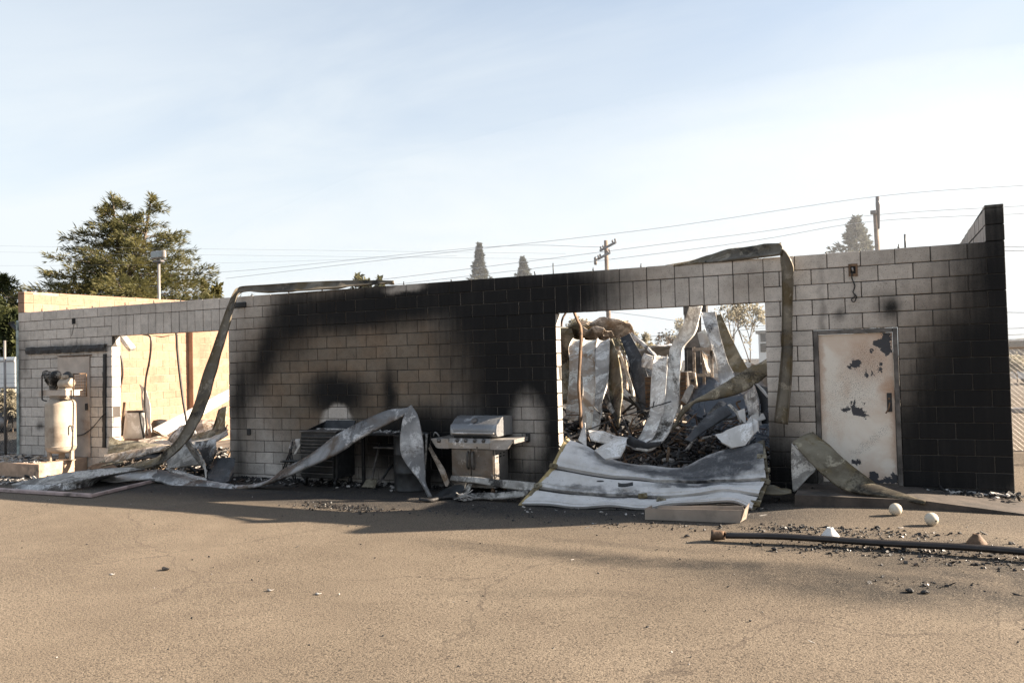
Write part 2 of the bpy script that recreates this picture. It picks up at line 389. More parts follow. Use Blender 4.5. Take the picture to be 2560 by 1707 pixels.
M_hood = metal('heat tinted hood', (.30, .305, .31), (.20, .205, .215), (.08, .08, .08), .25, .2, .38, .6, 1.3)
M_hole = simple('unlit recess', (.008, .008, .008), .9, 0, .1, 4, 0)
M_dark = simple('dark brown metal', (.03, .025, .023), .42, .3, .3, 5, .15, dark=(.015, .014, .013), damt=.4)
M_frame = simple('sooted steel frame', (.11, .10, .092), .55, .3, .4, 5, .15, dark=(.018, .017, .016), damt=.6)
M_trough = simple('tan grey primed sheet', (.27, .225, .185), .55, .05, .15, 3, .1, dark=(.13, .11, .09), damt=.4)
M_yellow = simple('yellowed steel stile', (.40, .30, .14), .55, .2, .3, 7, .15, dark=(.10, .085, .06), damt=.5)
M_globe = simple('cream glass globe', (.52, .47, .38), .4, 0, .12, 9, .05, dark=(.30, .25, .18), damt=.4)
M_teal = simple('peeling painted pipe', (.30, .36, .35), .6, .2, .25, 8, .2, dark=(.03, .035, .035), damt=.6)
M_greysteel = simple('grey galvanised pole', (.27, .25, .235), .5, .5, .15, 3, .05)
M_lens = simple('grey lamp lens', (.24, .26, .265), .2, .2, .1, 5, 0)
M_polewood = simple('weathered pole timber', (.20, .155, .125), .9, 0, .25, 6, .4)
M_wire = simple('power cable', (.45, .45, .46), .5, 0, .05, 3, 0)
M_glassins = simple('grey insulator', (.12, .11, .11), .3, 0, .1, 3, 0)
def f_leaf(t, b, a, c, bark=False):
    p = t.pos(); n = t.noise(p, 1.1, 3); n2 = t.noise(p, 7, 3)
    t.put(b.inputs['Base Color'], t.mix(t.math('ADD', t.math('MULTIPLY', t.ramp(n, .35, .65), .6), t.math('MULTIPLY', t.ramp(n2, .3, .7), .4)), a, c))
    b.inputs['Roughness'].default_value = .65; b.inputs['Specular IOR Level'].default_value = .25
    tr = t.node('ShaderNodeBsdfTranslucent', {'Color': b.inputs['Base Color'].links[0].from_socket}); mx = t.node('ShaderNodeMixShader', {0: .4})
    o = b.outputs[0].links[0].to_socket; t.l.new(b.outputs[0], mx.inputs[1]); t.l.new(tr.outputs[0], mx.inputs[2]); t.l.new(mx.outputs[0], o)
M_cedar = mat('cedar needles', f_leaf, a=(.038, .046, .02), c=(.175, .155, .058))
M_conif = mat('blue green needles', f_leaf, a=(.05, .055, .045), c=(.10, .10, .07))
M_hedge = mat('dark broadleaf foliage', f_leaf, a=(.025, .035, .014), c=(.07, .075, .025))
M_pale = mat('dry pale foliage', f_leaf, a=(.26, .24, .19), c=(.42, .38, .28))
M_bark = simple('grey bark', (.12, .095, .075), .9, 0, .3, 5, .5)
def f_asph(t, b):
    p = t.pos(); sp = t.node('ShaderNodeSeparateXYZ', {0: p}); Y = sp.outputs[1]; X = sp.outputs[0]
    w = t.vm('ADD', p, t.vm('SCALE', t.noise(p, .8, 3, col=True)))
    w.node.inputs[1].links[0].from_node.inputs['Scale'].default_value = .9
    p2 = t.vm('ADD', p, (31, 12, 0)); huge = t.noise(p2, .16, 4, .6, .5)
    big = t.noise(p, .55, 5, .6, .4); md = t.noise(p, 3.2, 5, .65); gr_ = t.noise(p, 95, 2, .75); gr2 = t.noise(p, 46, 3, .7)
    c = t.mix(t.ramp(big, .3, .7), (.156, .124, .090), (.208, .168, .124))
    c = t.mix(t.ramp(huge, .42, .62), t.mix(.16, c, (.06, .046, .034)), c)
    c = t.mix(t.ramp(md, .35, .7), t.mix(.25, c, (.10, .075, .055)), c)
    # wet / oily marks trailing on the right; painted off-view shade and soot at its edge
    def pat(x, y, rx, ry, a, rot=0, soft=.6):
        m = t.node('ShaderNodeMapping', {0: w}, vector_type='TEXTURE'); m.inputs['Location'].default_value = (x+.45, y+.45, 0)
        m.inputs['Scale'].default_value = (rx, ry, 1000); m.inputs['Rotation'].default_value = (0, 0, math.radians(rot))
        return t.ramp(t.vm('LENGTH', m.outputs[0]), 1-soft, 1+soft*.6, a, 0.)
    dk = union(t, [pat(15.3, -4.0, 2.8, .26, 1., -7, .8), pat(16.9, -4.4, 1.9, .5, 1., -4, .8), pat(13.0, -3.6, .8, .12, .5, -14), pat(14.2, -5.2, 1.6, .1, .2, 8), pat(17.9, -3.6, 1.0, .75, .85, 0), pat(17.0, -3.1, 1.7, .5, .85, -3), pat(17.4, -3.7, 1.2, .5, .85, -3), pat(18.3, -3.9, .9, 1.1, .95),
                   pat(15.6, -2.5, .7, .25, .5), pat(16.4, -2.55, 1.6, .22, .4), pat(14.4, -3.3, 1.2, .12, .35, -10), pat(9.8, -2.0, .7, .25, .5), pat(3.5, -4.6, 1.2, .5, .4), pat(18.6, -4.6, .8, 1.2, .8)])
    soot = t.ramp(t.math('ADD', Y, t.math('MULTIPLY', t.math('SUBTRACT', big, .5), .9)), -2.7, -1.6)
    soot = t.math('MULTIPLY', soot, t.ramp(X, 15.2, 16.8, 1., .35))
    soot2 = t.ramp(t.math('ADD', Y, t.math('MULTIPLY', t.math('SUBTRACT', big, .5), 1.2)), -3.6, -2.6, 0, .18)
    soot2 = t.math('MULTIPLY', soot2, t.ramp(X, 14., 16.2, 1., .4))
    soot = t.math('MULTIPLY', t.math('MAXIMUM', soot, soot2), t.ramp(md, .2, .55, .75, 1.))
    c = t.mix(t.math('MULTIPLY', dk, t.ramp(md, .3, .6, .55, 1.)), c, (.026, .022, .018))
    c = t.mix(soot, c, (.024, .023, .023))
    c = t.mix(t.ramp(gr2, .38, .47), t.mix(.66, c, (.018, .0145, .0115)), c)
    c = t.mix(t.ramp(gr_, .40, .48), t.mix(.6, c, (.012, .010, .0085)), c)
    c = t.mix(t.ramp(gr_, .56, .66), c, t.mix(.38, c, (.36, .30, .23)))
    # hairline cracks
    cv = t.node('ShaderNodeTexVoronoi', {'Vector': t.vm('ADD', p, t.vm('SCALE', t.noise(p, 2.2, 4, col=True))), 'Scale': .34}, feature='DISTANCE_TO_EDGE')
    cv.inputs['Vector'].links[0].from_node.inputs[1].links[0].from_node.inputs['Scale'].default_value = .5
    ck = t.math('MULTIPLY', t.ramp(cv.outputs[0], .006, .0015), t.ramp(big, .42, .55))
    c = t.mix(t.math('MULTIPLY', ck, .38), c, (.04, .03, .025))
    t.put(b.inputs['Base Color'], c); b.inputs['Roughness'].default_value = .92; b.inputs['Specular IOR Level'].default_value = .25
    t.put(b.inputs['Normal'], t.bump(t.math('ADD', gr_, t.math('MULTIPLY', gr2, 1.5)), .5, .008))
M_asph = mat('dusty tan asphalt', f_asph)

# ------------------------------------------------------------------ ground
mb = MB(); xs = [-900, -200, -60, -20] + list(np.arange(-4, 24.01, .5)) + [30, 60, 200, 900]; ys = [-60, -15] + list(np.arange(-12, 13.1, 1.)) + [40, 120, 400, 1500]
vs = [(x, y, zg(x)+.004*math.sin(x*1.3+y*.7)) for x in xs for y in ys]; n = len(ys)
mb.add(vs, [(i*n+j, (i+1)*n+j, (i+1)*n+j+1, i*n+j+1) for i in range(len(xs)-1) for j in range(n-1)], 0, True)
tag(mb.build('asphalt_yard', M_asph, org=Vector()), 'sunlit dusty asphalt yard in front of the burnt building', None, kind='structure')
mb = MB(); hx = np.linspace(40, 700, 60)
for i in range(len(hx)-1):
    def hz(x): return 20*math.sin((x-40)/660*math.pi)**.6 + 5*mnoise.noise(Vector((x*.02, 0, 0)))
    a, b = hx[i], hx[i+1]
    mb.add([(a, 520, -.5), (b, 520, -.5), (b, 600, hz(b)), (a, 600, hz(a)), (b, 760, -.5), (a, 760, -.5)], [(0, 1, 2, 3), (3, 2, 4, 5)], 0, True)
tag(mb.build('hills', simple('hazy hill scrub', (.16, .16, .14), .95)), 'low hills far beyond the right end of the building', None, kind='structure')

# ------------------------------------------------------------------ the burnt building
TH = .2032
root = thing('burnt_building', 'roofless burnt concrete block building blackened with soot', 'building', (9.15, 0, 0))
OPEN = [(7, 14.5), (30.5, 38)]; DOOR = (39.5, 42); DZ = .27
core = MB(); yc0, yc1 = .014, TH-.014
def cbox(x0, x1, z0, z1): core.box(((x0+x1)/2, (yc0+yc1)/2, (z0+z1)/2), (x1-x0, yc1-yc0, z1-z0))
L_ = 45*BW; zl = H-3*BH; zd = H-5*BH; e = .006
cbox(e, 7*BW-e, -.1, zl); cbox(14.5*BW+e, 30.5*BW-e, -.1, zl); cbox(38*BW+e, 39.5*BW-e, -.1, zl); cbox(39.5*BW-e, 42*BW+e, zd+e, zl); cbox(42*BW+e, L_-e, -.1, zl)
cbox(e, L_-e, zl+e, H-e)
front = core.build('front_wall', M_mortar, root)
G10 = .0105
def bmesh_box(w, h, d=TH): return MB().box((0, 0, 0), (w-G10, d, h-G10), bev=.006)
cand = []
for k in range(17):
    z1 = H-k*BH; z0 = max(z1-BH, -.06)
    if z1-z0 < .05: continue
    off = 0 if k % 2 == 0 else .5
    free = [(0, 45)]
    cuts = []
    if k >= 1: cuts += OPEN
    if k >= 5: cuts += [DOOR]
    for c0, c1 in cuts: free = [s for a, b in free for s in (((a, min(b, c0)), (max(a, c1), b))) if s[1]-s[0] > .05]
    for a, b in free:
        cur = a
        while cur < b-.05:
            nx = math.floor(cur-off+1e-6)+1+off
            if b-nx < .2: nx = b
            nx = min(nx, b); cand.append(('block', cur*BW, nx*BW, z0, z1)); cur = nx
for c0, c1 in OPEN:
    for i in range(15):
        a = c0+i*.5; cand.append(('soldier_block', a*BW, (a+.5)*BW, zl, zl+2*BH))
cand.sort(key=lambda q: ((q[1]+q[2])/2-CAM.x)**2)
cache = {}; rest = MB(); nb = 0
for nm, x0, x1, z0, z1 in cand:
    c = Vector(((x0+x1)/2+random.gauss(0, .0008), TH/2+random.gauss(0, .0026), (z0+z1)/2+random.gauss(0, .0008)))
    Rm = Matrix.Rotation(random.gauss(0, .0025), 3, 'Z') @ Matrix.Rotation(random.gauss(0, .002), 3, 'Y')
    if nm == 'block':
        nb += 1
        if nb > 290: rest.box(c, (x1-x0-G10, TH, z1-z0-G10), Rm, bev=.006); continue
    key = (round(x1-x0, 3), round(z1-z0, 3))
    if key not in cache: cache[key] = bmesh_box(*key).mesh('block', M_block)
    o = bpy.data.objects.new(nm, cache[key]); C.objects.link(o); o.parent = front; o.location = c-world_loc(front); o.rotation_euler = Rm.to_euler()
tag(rest.build('far_blocks', M_block, front), kind='stuff')
# side walls, higher than the front and running back
def side_wall(nm, x0, x1, z0, z1, dep, mcore, mblk, slope):
    mb = MB(); zt = lambda y: z0 + slope*y
    for a, b in ((TH+.002, dep),): mb.prism([((x0+x1)/2-.094, a, -.1), ((x0+x1)/2-.094, b, -.1), ((x0+x1)/2-.094, b, zt(b)), ((x0+x1)/2-.094, a, zt(a))], (.188, 0, 0))
    w = mb.build(nm, mcore, root); bl = MB(); k = 0; z = 0.
    zz = H - 16*BH
    while zz < z0+.3:
        y = TH+.002 + (0 if k % 2 else -BW/2)
        while y < dep:
            y0, y1 = max(y, TH+.002), min(y+BW, dep)
            top = min(zz+BH-G10, zt((y0+y1)/2))
            if y1-y0 > .08 and top-zz > .05: bl.box(((x0+x1)/2+random.gauss(0, .0012), (y0+y1)/2, (zz+top)/2), (x1-x0, y1-y0-G10, top-zz), bev=.005)
            y += BW
        zz += BH; k += 1
    tag(bl.build('wall_blocks', mblk, w), kind='stuff'); return w
lw = side_wall('side_wall', 0, TH, 3.755, 3.755, 9.4, M_sidemort, M_sidewall, .018)
rw = side_wall('side_wall', L_-TH, L_, 3.76, 3.76, 9.4, M_mortar, M_block, -.035)
for x in (TH/2, L_-TH/2):                                 # raised ends over the front wall
    par = lw if x < 5 else rw
    for k in range(3):
        hgt = BH if k < 2 else .045
        bk = MB().box((x, TH/2, H+k*BH+hgt/2), (TH, TH, hgt-.006), bev=.005).build('parapet_block', M_sidewall if x < 5 else M_block, par)
MB().box((TH+.085, 4.63, 1.9), (.16, .26, 3.7), bev=.01).build('pilaster', M_sidewall, lw)
MB().box((9.15, 4.8, .0), (17.9, 9.2, .03)).build('floor', simple('ash covered floor', (.10, .085, .07), .95, 0, .4, 3, .6, dark=(.03, .028, .026), damt=.5), root)
# anchor bolts and bars along the top of the wall
ti = list(np.arange(1.4, 44, 2.03))
for x in ti:
    x = x*BW + random.uniform(-.1, .1)
    MB().tube([(x, .1, H-.02), (x+random.uniform(-.01, .01), .1, H+random.choice((.035, .05, .06)))], .008, 6).lathe((x, .1, H+.012), [(.014, 0), (.014, .012)], 6).build('anchor_bolt', M_black, front)
p = at('G', 1259, 500, .1); MB().tube([(p.x, .1, H-.05), (p.x+.004, .1, at('G', 1259, 388, .1).z)], .011, 8).build('rebar', M_black, front)
p = at('M', 740, 290, .1); MB().tube([(p.x, .1, H-.05), (p.x, .1, H+.17)], .008, 6).build('rebar', M_black, front)
# wall fittings
def wbox(reg, x0, y0, x1, y1, ya, yb):
    a, b = at(reg, x0, y0, yb), at(reg, x1, y1, yb); return ((a.x+b.x)/2, (ya+yb)/2, (a.z+b.z)/2), (abs(b.x-a.x), abs(ya-yb), abs(a.z-b.z))
jb = MB(); c, d = wbox('G', 737, 662, 826, 770, .0, -.012)
for sx in (-1, 1): jb.box((c[0]+sx*d[0]*.39, c[1], c[2]), (d[0]*.22, d[1], d[2]))
for sz in (-1, 1): jb.box((c[0], c[1], c[2]+sz*d[2]*.40), (d[0]*.56, d[1], d[2]*.2))
jbo = jb.build('junction_box', M_rust, front); MB().box((c[0], -.001, c[2]), (d[0]*.56, .006, d[2]*.6)).build('box_recess', M_hole, jbo)
MB().tube([(c[0]-.01, -.012, c[2]+.03), (c[0], -.02, c[2]-.02)], .012, 6).build('lamp_socket', M_greysteel, jbo)
wr = MB(); q = at('G', 770, 770, -.02)
for s_ in (0, 1):
    pts = [at('G', x+s_*6, y, -.02) for x, y in ((770, 740), (768, 790), (783, 830), (795, 870), (778, 920), (800, 950), (762, 990), (790, 1010), (810, 960), (785, 940))]
    wr.tube(cr(pts, 26), .004, 5)
wr.build('loose_wire', M_black, jbo)
jb = MB(); c, d = wbox('A', 658, 1236, 690, 1284, .0, -.01); MB().box((c[0], -.003, c[2]), (d[0], .012, d[2]), bev=.003).build('vent_box', M_hole, front)
pts = [at('A', x, y, -.006) for x, y in ((675, 1290), (668, 1340), (655, 1395))]; MB().tube(pts, .004, 5).build('loose_wire', M_black, front)
c, d = wbox('C', 95, 208, 192, 246, 0, -.05); MB().box(c, d, bev=.01).build('bracket', M_black, front)
for rg, x0, y0, x1, y1 in (('C', 203, 1365, 235, 1425), ('I', 1525, 495, 1590, 635)):
    c, d = wbox(rg, x0, y0, x1, y1, 0, -.045); MB().box(c, d, bev=.012).build('outlet_box', M_black, front)
# steel door with frame
dx0, dx1 = DOOR[0]*BW, DOOR[1]*BW
fr = MB(); fw_ = .055
fr.box((dx0+fw_/2+.003, .075, (DZ+zd)/2), (fw_, .17, zd-DZ-.006), bev=.004); fr.box((dx1-fw_/2-.003, .075, (DZ+zd)/2), (fw_, .17, zd-DZ-.006), bev=.004)
fr.box(((dx0+dx1)/2, .075, zd-fw_/2-.003), (dx1-dx0-2*fw_-.008, .168, fw_), bev=.004)
frame = fr.build('door_frame', M_frame, root)
def f_door(t, b):
    p = t.pos(); v = t.vm('ADD', p, t.vm('SCALE', t.vm('SUBTRACT', t.noise(p, 11, 5, .7, col=True), (.5, .5, .5)))); v.node.inputs[1].links[0].from_node.inputs['Scale'].default_value = .22
    n = t.noise(p, 2.2, 5, .6, .4); c = t.mix(t.ramp(n, .42, .66), (.68, .63, .555), (.60, .50, .41)); fi = t.noise(p, 90, 4, .75)
    bl = lambda rg, x, y, rx, rz, so=.10, a=1., rot=0.: blob(t, v, *pxy(rg, x, y), rx*(1.22 if so < .11 else 1), rz*(1.22 if so < .11 else 1), so, rot, a)
    def pxy(rg, x, y): a, b_, s = REG[rg]; return a+x*s, b_+y*s
    rust = union(t, [bl('G', 1130, 1240, .35, .35, .9, .85), bl('G', 900, 1530, .3, .35, .9, .6), bl('H', 1120, 420, .16, .2, .9, .8), bl('H', 480, 300, .06, 1.0, .9, .6), bl('H', 1160, 700, .05, 1.0, .9, .5), bl('H', 900, 1240, .5, .1, .9, .5), bl('G', 640, 1250, .2, .05, .9, .7)])
    c = t.mix(t.math('MULTIPLY', rust, t.ramp(fi, .25, .6, .5, 1.)), c, (.36, .19, .10))
    spk = t.math('MULTIPLY', union(t, [bl('H', 760, 420, .32, .40, .8, 1.), bl('H', 920, 200, .25, .3, .8, 1.), bl('H', 920, 900, .38, .055, .7, 1.5, -42), bl('H', 590, 560, .2, .5, .9, .6)]), t.ramp(fi, .60, .53, 1., 0.))
    spk = t.math('MULTIPLY', union(t, [bl('H', 760, 420, .32, .40, .8, 1.), bl('H', 920, 200, .25, .3, .8, 1.), bl('H', 930, 890, .34, .06, .8, 1.4, -42), bl('H', 590, 560, .2, .5, .9, .6)]), t.ramp(fi, .545, .60))
    c = t.mix(t.math('MINIMUM', spk, 1.), c, (.05, .045, .045))
    pk = union(t, [bl('G', 1080, 1330, .05, .06), bl('G', 1040, 1400, .085, .06), bl('G', 1095, 1440, .05, .07), bl('G', 1075, 1270, .04, .01), bl('G', 950, 1455, .018, .018), bl('H', 800, 185, .062, .045), bl('H', 765, 190, .04, .03), bl('H', 1025, 185, .03, .02), bl('H', 1020, 235, .025, .025), bl('H', 943, 258, .013, .018), bl('H', 888, 270, .017, .05),
                   bl('H', 718, 600, .04, .02), bl('H', 775, 560, .02, .07), bl('H', 820, 620, .06, .05), bl('H', 860, 630, .035, .055), bl('H', 890, 660, .04, .015), bl('H', 880, 550, .013, .013), bl('H', 950, 1215, .05, .05), bl('H', 1150, 1215, .04, .07), bl('H', 1050, 1245, .2, .025), bl('H', 800, 1070, .04, .02)])
    c = t.mix(pk, c, (.035, .036, .042))
    t.put(b.inputs['Base Color'], c); b.inputs['Roughness'].default_value = .6; t.put(b.inputs['Normal'], t.bump(t.math('SUBTRACT', fi, pk), .2, .005))
M_door = mat('blistered cream door paint', f_door)
door = MB().box(((dx0+dx1)/2, .055, (DZ+.02+zd-fw_-.008)/2), (dx1-dx0-2*fw_-.016, .045, zd-fw_-.008-DZ-.02), bev=.003).build('door', M_door, root)
c, d = wbox('H', 1082, 445, 1134, 617, .033, .022); MB().box(c, d, bev=.003).build('lock_plate', M_black, door)
hp = at('H', 1108, 540, .0); MB().tube(cr([hp+Vector((0, .03, 0)), hp+Vector((0, -.03, 0)), at('H', 1098, 590, -.035), at('H', 1074, 630, -.03)], 10), .009, 8).tube([at('H', 1103, 497, .03), at('H', 1103, 497, .012)], .016, 10).build('handle', M_rust, door)
for rg, x, y in (('G', 458, 1420), ('H', 472, 570), ('H', 490, 1180)):
    p = at(rg, x, y, .02); MB().tube([p+Vector((0, .005, -.06)), p+Vector((0, .005, .06))], .009, 8).build('hinge', M_greysteel, door)
# left end: drain pipe, charred ledger, panel door, burnt trunking
pl = MB(); x = -.07
pl.box((x, .06, 1.62), (.085, .085, 3.05), bev=.012); pl.build('drain_pipe', M_teal, root)
a, b = at('A', 120, 1300, .06), at('A', 175, 1345, .06); MB().tube(cr([Vector((a.x-.05, .06, a.z+.06)), a, b, Vector((x, .06, 3.1))], 12), [.07, .06]+[.045]*10, 8).build('gutter_outlet', M_black, root)
def charboard(p0, p1, w, dep):
    mb = MB(); rows = []; n = 40; t = (p1-p0); up = Vector((0, 0, 1)) if abs(t.normalized().z) < .7 else Vector((1, 0, 0))
    prof = [(-.5, 0), (-.5, 1), (0, 1.1), (.5, 1), (.5, 0)]
    for i in range(n):
        c = p0 + t*i/(n-1); q = []
        for u, y in prof:
            nz = mnoise.noise(Vector((c.x*9, c.z*9, u*4)))
            q.append(c + up*w*(u*(1+.25*nz)) + Vector((0, -dep*y*(1+.3*nz), 0)))
        rows.append(q)
    return mb.grid(rows, .012, smooth=False)
charboard(at('B', 248, 205, -.0), at('B', 955, 175, -.0), .13, .05).build('charred_ledger', M_char, root)
charboard(at('B', 940, 230, -.0), at('B', 935, 1060, -.0), .065, .03).build('burnt_trunking', M_char, root)
pd = MB(); c, d = wbox('B', 510, 262, 800, 1150, .0, -.035); d = (d[0], .03, d[2]); pdo = pd.box(c, d, bev=.004).build('panel_door', M_creamp, root)
c2, d2 = wbox('B', 510, 240, 803, 252, 0, -.045); MB().box(c2, (d2[0], .04, .022)).build('drip_rail', M_rust, pdo)
MB().box((c[0]+d[0]*.43, -.05, at('B', 770, 700, 0).z), (.06, .035, .14), bev=.01).build('handle', M_black, pdo)
cb = [at('B', x, y, -.05) for x, y in ((668, 960), (740, 945), (820, 890), (880, 820), (938, 752))]
MB().tube(cr(cb, 18), .010, 6).build('hanging_cable', M_black, root)

# ------------------------------------------------------------------ concrete pad and compressor
pc = gr('J', 412, 1335); pb = gr('J', 780, 1250); pz = .26
u_ = (Vector((2.02, -.02, 0))-Vector((pc.x, pc.y, 0)))
pad = MB(); pad.prism([Vector((-.25, pc.y+.05, 0)), Vector((pc.x, pc.y, 0)), Vector((2.12, -.012, 0)), Vector((-.25, -.012, 0))], (0, 0, pz))
tag(pad.build('concrete_pad', M_conc), 'low scorched concrete pad at the left end of the wall', 'concrete pad')
tk = thing('air_compressor', 'cream vertical tank air compressor standing on the concrete pad', 'compressor', (1.42, -.60, pz))
d_ = ray('J', 646, 1075); tc_ = CAM + d_*((pz+.13-CAM.z)/d_.z); tc_ = Vector((tc_.x, tc_.y, 0))
tk.location = (tc_.x, tc_.y, pz); tcx, tcy = tc_.x, tc_.y
tR = .275; zt0, zt1 = pz+.14, at('J', 646, 500, tcy).z
prof = [(.02, zt0-.0), (tR*.55, zt0+.005), (tR*.86, zt0+.035), (tR*.985, zt0+.09), (tR, zt0+.14), (tR, zt1-.12), (tR*.985, zt1-.07), (tR*.86, zt1-.02), (tR*.55, zt1+.02), (.02, zt1+.03)]
MB().lathe((tcx, tcy, 0), prof, 40).build('tank', M_cream, tk)
MB().lathe((tcx, tcy, 0), [(tR+.002, zt0+.13), (tR+.005, zt0+.135), (tR+.005, zt0+.145), (tR+.002, zt0+.15)], 40).build('weld_seam', M_cream, tk)
for w in (-100, 20, 140, 260):
    w = math.radians(w); q = Vector((tcx+math.cos(w)*tR*.8, tcy+math.sin(w)*tR*.8, 0)); Rz = Matrix.Rotation(w, 3, 'Z')
    MB().box(q+Vector((0, 0, (pz+zt0+.1)/2)), (.045, .11, zt0+.1-pz), Rz, bev=.006).box(q+Rz @ Vector((.03, 0, 0))+Vector((0, 0, pz+.008)), (.10, .12, .012), Rz).build('leg', M_cream, tk)
zp = at('J', 640, 405, tcy).z
MB().box((tcx+.03, tcy, zp), (.80, .36, .014)).box((tcx+.03, tcy-.18, zp-.05), (.80, .012, .10)).box((tcx+.42, tcy-.05, zp-.05), (.012, .30, .10)).build('deck_plate', M_creamp, tk)
MB().box((tcx-.06, tcy+.02, (zt1+zp)/2-.02), (.30, .22, zp-zt1+.06), bev=.01).build('pedestal', M_creamp, tk)
pump = MB(); px0 = tcx-.13
pump.box((px0, tcy, zp+.09), (.20, .2, .17), bev=.03); pump.lathe((px0+.03, tcy-.02, zp+.14), [(.10, 0)]+[(.10+(.022 if i % 2 else 0), .02+i*.017) for i in range(9)]+[(.10, .19), (.09, .25), (.04, .27)], 18, Vector((.5, -.35, .8)))
pump.lathe((px0-.05, tcy, zp+.14), [(.095, 0)]+[(.095+(.022 if i % 2 else 0), .02+i*.017) for i in range(9)]+[(.095, .19), (.08, .25), (.04, .26)], 18, Vector((-.6, -.2, .8)))
pump.lathe((px0-.17, tcy-.04, zp+.33), [(.02, 0), (.06, .02), (.07, .06), (.05, .10), (.02, .11)], 14, Vector((-1, -.3, .2)))
pump.build('pump', metal('sooty cast aluminium', (.30, .26, .22), (.12, .10, .08), (.02, .019, .018), .75, .3, .5, .3, 4.), tk)
mo = MB(); mo.lathe((tcx+.08, tcy-.06, zp+.12), [(.03, 0), (.085, .01), (.095, .03), (.095, .26), (.08, .29), (.03, .30)], 20, Vector((1, .15, .12))); mo.box((tcx+.24, tcy-.08, zp+.27), (.11, .1, .07), bev=.015); mo.box((tcx+.24, tcy-.08, zp+.02), (.2, .16, .04))
mo.build('motor', M_cream, tk)
fl = MB(); fl.lathe((tcx+.03, tcy+.13, zp+.2), [(.17, 0), (.17, .03), (.02, .03)], 24, Vector((0, 1, 0))); fl.build('flywheel', M_black, tk)
cg = MB(); gx0, gx1 = at('J', 670, 300, tcy+.2).x, at('J', 915, 300, tcy+.2).x; gz0, gz1 = at('J', 800, 470, tcy+.2).z, at('J', 800, 230, tcy+.2).z
for i in range(15): x = gx0+(gx1-gx0)*i/14; cg.tube([(x, tcy+.2, gz0), (x, tcy+.2, gz1)], .005, 4)
for i in range(9): z = gz0+(gz1-gz0)*i/8; cg.tube([(gx0, tcy+.2, z), (gx1, tcy+.2, z)], .005, 4)
cg.tube([(gx0, tcy+.2, gz1), (gx1, tcy+.2, gz1), (gx1, tcy+.2, gz0)], .014, 6); cg.tube([(gx1, tcy+.2, gz1), (gx1, tcy-.08, gz1), (gx1, tcy-.08, gz0)], .012, 6)
cg.build('belt_guard', M_rust, tk)
pp = [at('J', x, y, tcy-.2) for x, y in ((520, 238), (452, 240), (445, 290), (445, 470), (452, 505), (500, 520))]
MB().tube(cr(pp, 24), .014, 8).build('copper_pipe', M_dark, tk)
pp = [at('J', x, y, tcy-.27) for x, y in ((760, 400), (758, 470), (745, 505), (690, 512), (630, 512))]
MB().tube(cr(pp, 18), .011, 8).build('copper_pipe', M_dark, tk)
pp = [at('J', x, y, tcy-.30) for x, y in ((728, 880), (727, 800), (742, 778), (758, 790), (765, 845))]
MB().tube(cr(pp, 18), .012, 8).build('gauge_pipe', M_black, tk)

# ------------------------------------------------------------------ charred rubble (uncountable)
def rubble(name, label, pts, n, size, mats, hfun=None, z=None, flat=.5, sticks=.25):
    mb = MB()
    for _ in range(n):
        x, y, s = pts(); z0 = (zg(x) if z is None else z) + (random.random()*hfun(x, y) if hfun else 0)
        a = size*s*random.uniform(.4, 1.5); R = Matrix.Rotation(random.uniform(0, 6.3), 3, 'Z') @ Matrix.Rotation(random.gauss(0, .5), 3, 'X') @ Matrix.Rotation(random.gauss(0, .4), 3, 'Y')
        mi = min(len(mats)-1, int(random.random()**1.8*len(mats)))
        if random.random() < sticks: dm = (a*random.uniform(2, 4.5), a*.45, a*.4)
        else: dm = (a*random.uniform(.7, 1.4), a*random.uniform(.6, 1.1), a*flat*random.uniform(.3, 1.1))
        vs = [Vector((sx*dm[0]/2*random.uniform(.6, 1), sy*dm[1]/2*random.uniform(.6, 1), sz*dm[2]/2*random.uniform(.6, 1))) for sx in (-1, 1) for sy in (-1, 1) for sz in (-1, 1)]
        c = Vector((x, y, z0+dm[2]*.35)); mb.add([R @ v + c for v in vs], [(0, 1, 3, 2), (4, 6, 7, 5), (0, 4, 5, 1), (2, 3, 7, 6), (0, 2, 6, 4), (1, 5, 7, 3)], mi)
    return tag(mb.build(name, mats, org=Vector((0, 0, 0))), label, 'debris', kind='stuff')
U = random.uniform
def disc(x, y, rx, ry):
    def f():
        while 1:
            a, b = random.gauss(0, .5), random.gauss(0, .5)
            return x+a*rx, y+b*ry, 1.
    return f
rubble('ash_litter', 'pale ash flakes and charcoal along the foot of the middle wall', lambda: (U(6.2, 12.3), -abs(random.gauss(0, .28))-.03, 1), 900, .045, [M_char, M_black, M_ash])
rubble('pad_litter', 'pale flakes and charcoal scattered over the concrete pad', lambda: (U(0.05, 2.0), U(-1.05, -.1), 1), 330, .06, [M_ash, M_char, M_cream], z=pz, flat=.3, sticks=.1)
rubble('ash_litter', 'ash and flakes on the ground below the concrete pad', lambda: (U(-.8, 2.6), random.gauss(-1.75, .3), 1), 400, .06, [M_ash, M_char, M_black], flat=.3)
_cl = [disc(9.9, -2.1, .75, .25), disc(10.4, -2.15, .4, .12), disc(15.9, -2.35, .45, .2), disc(16.6, -2.5, .9, .28), disc(16.9, -3.25, 1.2, .28), disc(17.7, -3.5, .9, .3), disc(17.1, -4.35, .5, .12), disc(12.2, -2.0, 2.0, .3), disc(14.5, -2.3, 1.6, .25), disc(18.0, -3.0, .8, .6)]
_w = [900, 300, 420, 900, 1300, 800, 90, 300, 300, 500]
_it = iter([i for i, k in enumerate(_w) for _ in range(k)])
rubble('charcoal_litter', 'crumbs of charcoal scattered over the asphalt yard', lambda: (lambda q: (q[0], q[1], random.choice((.4, .5, .6, .8, 1, 2.1))))(_cl[next(_it)]()), sum(_w), .0115, [M_char, M_black, M_dark, M_dark], flat=.9, sticks=.1)
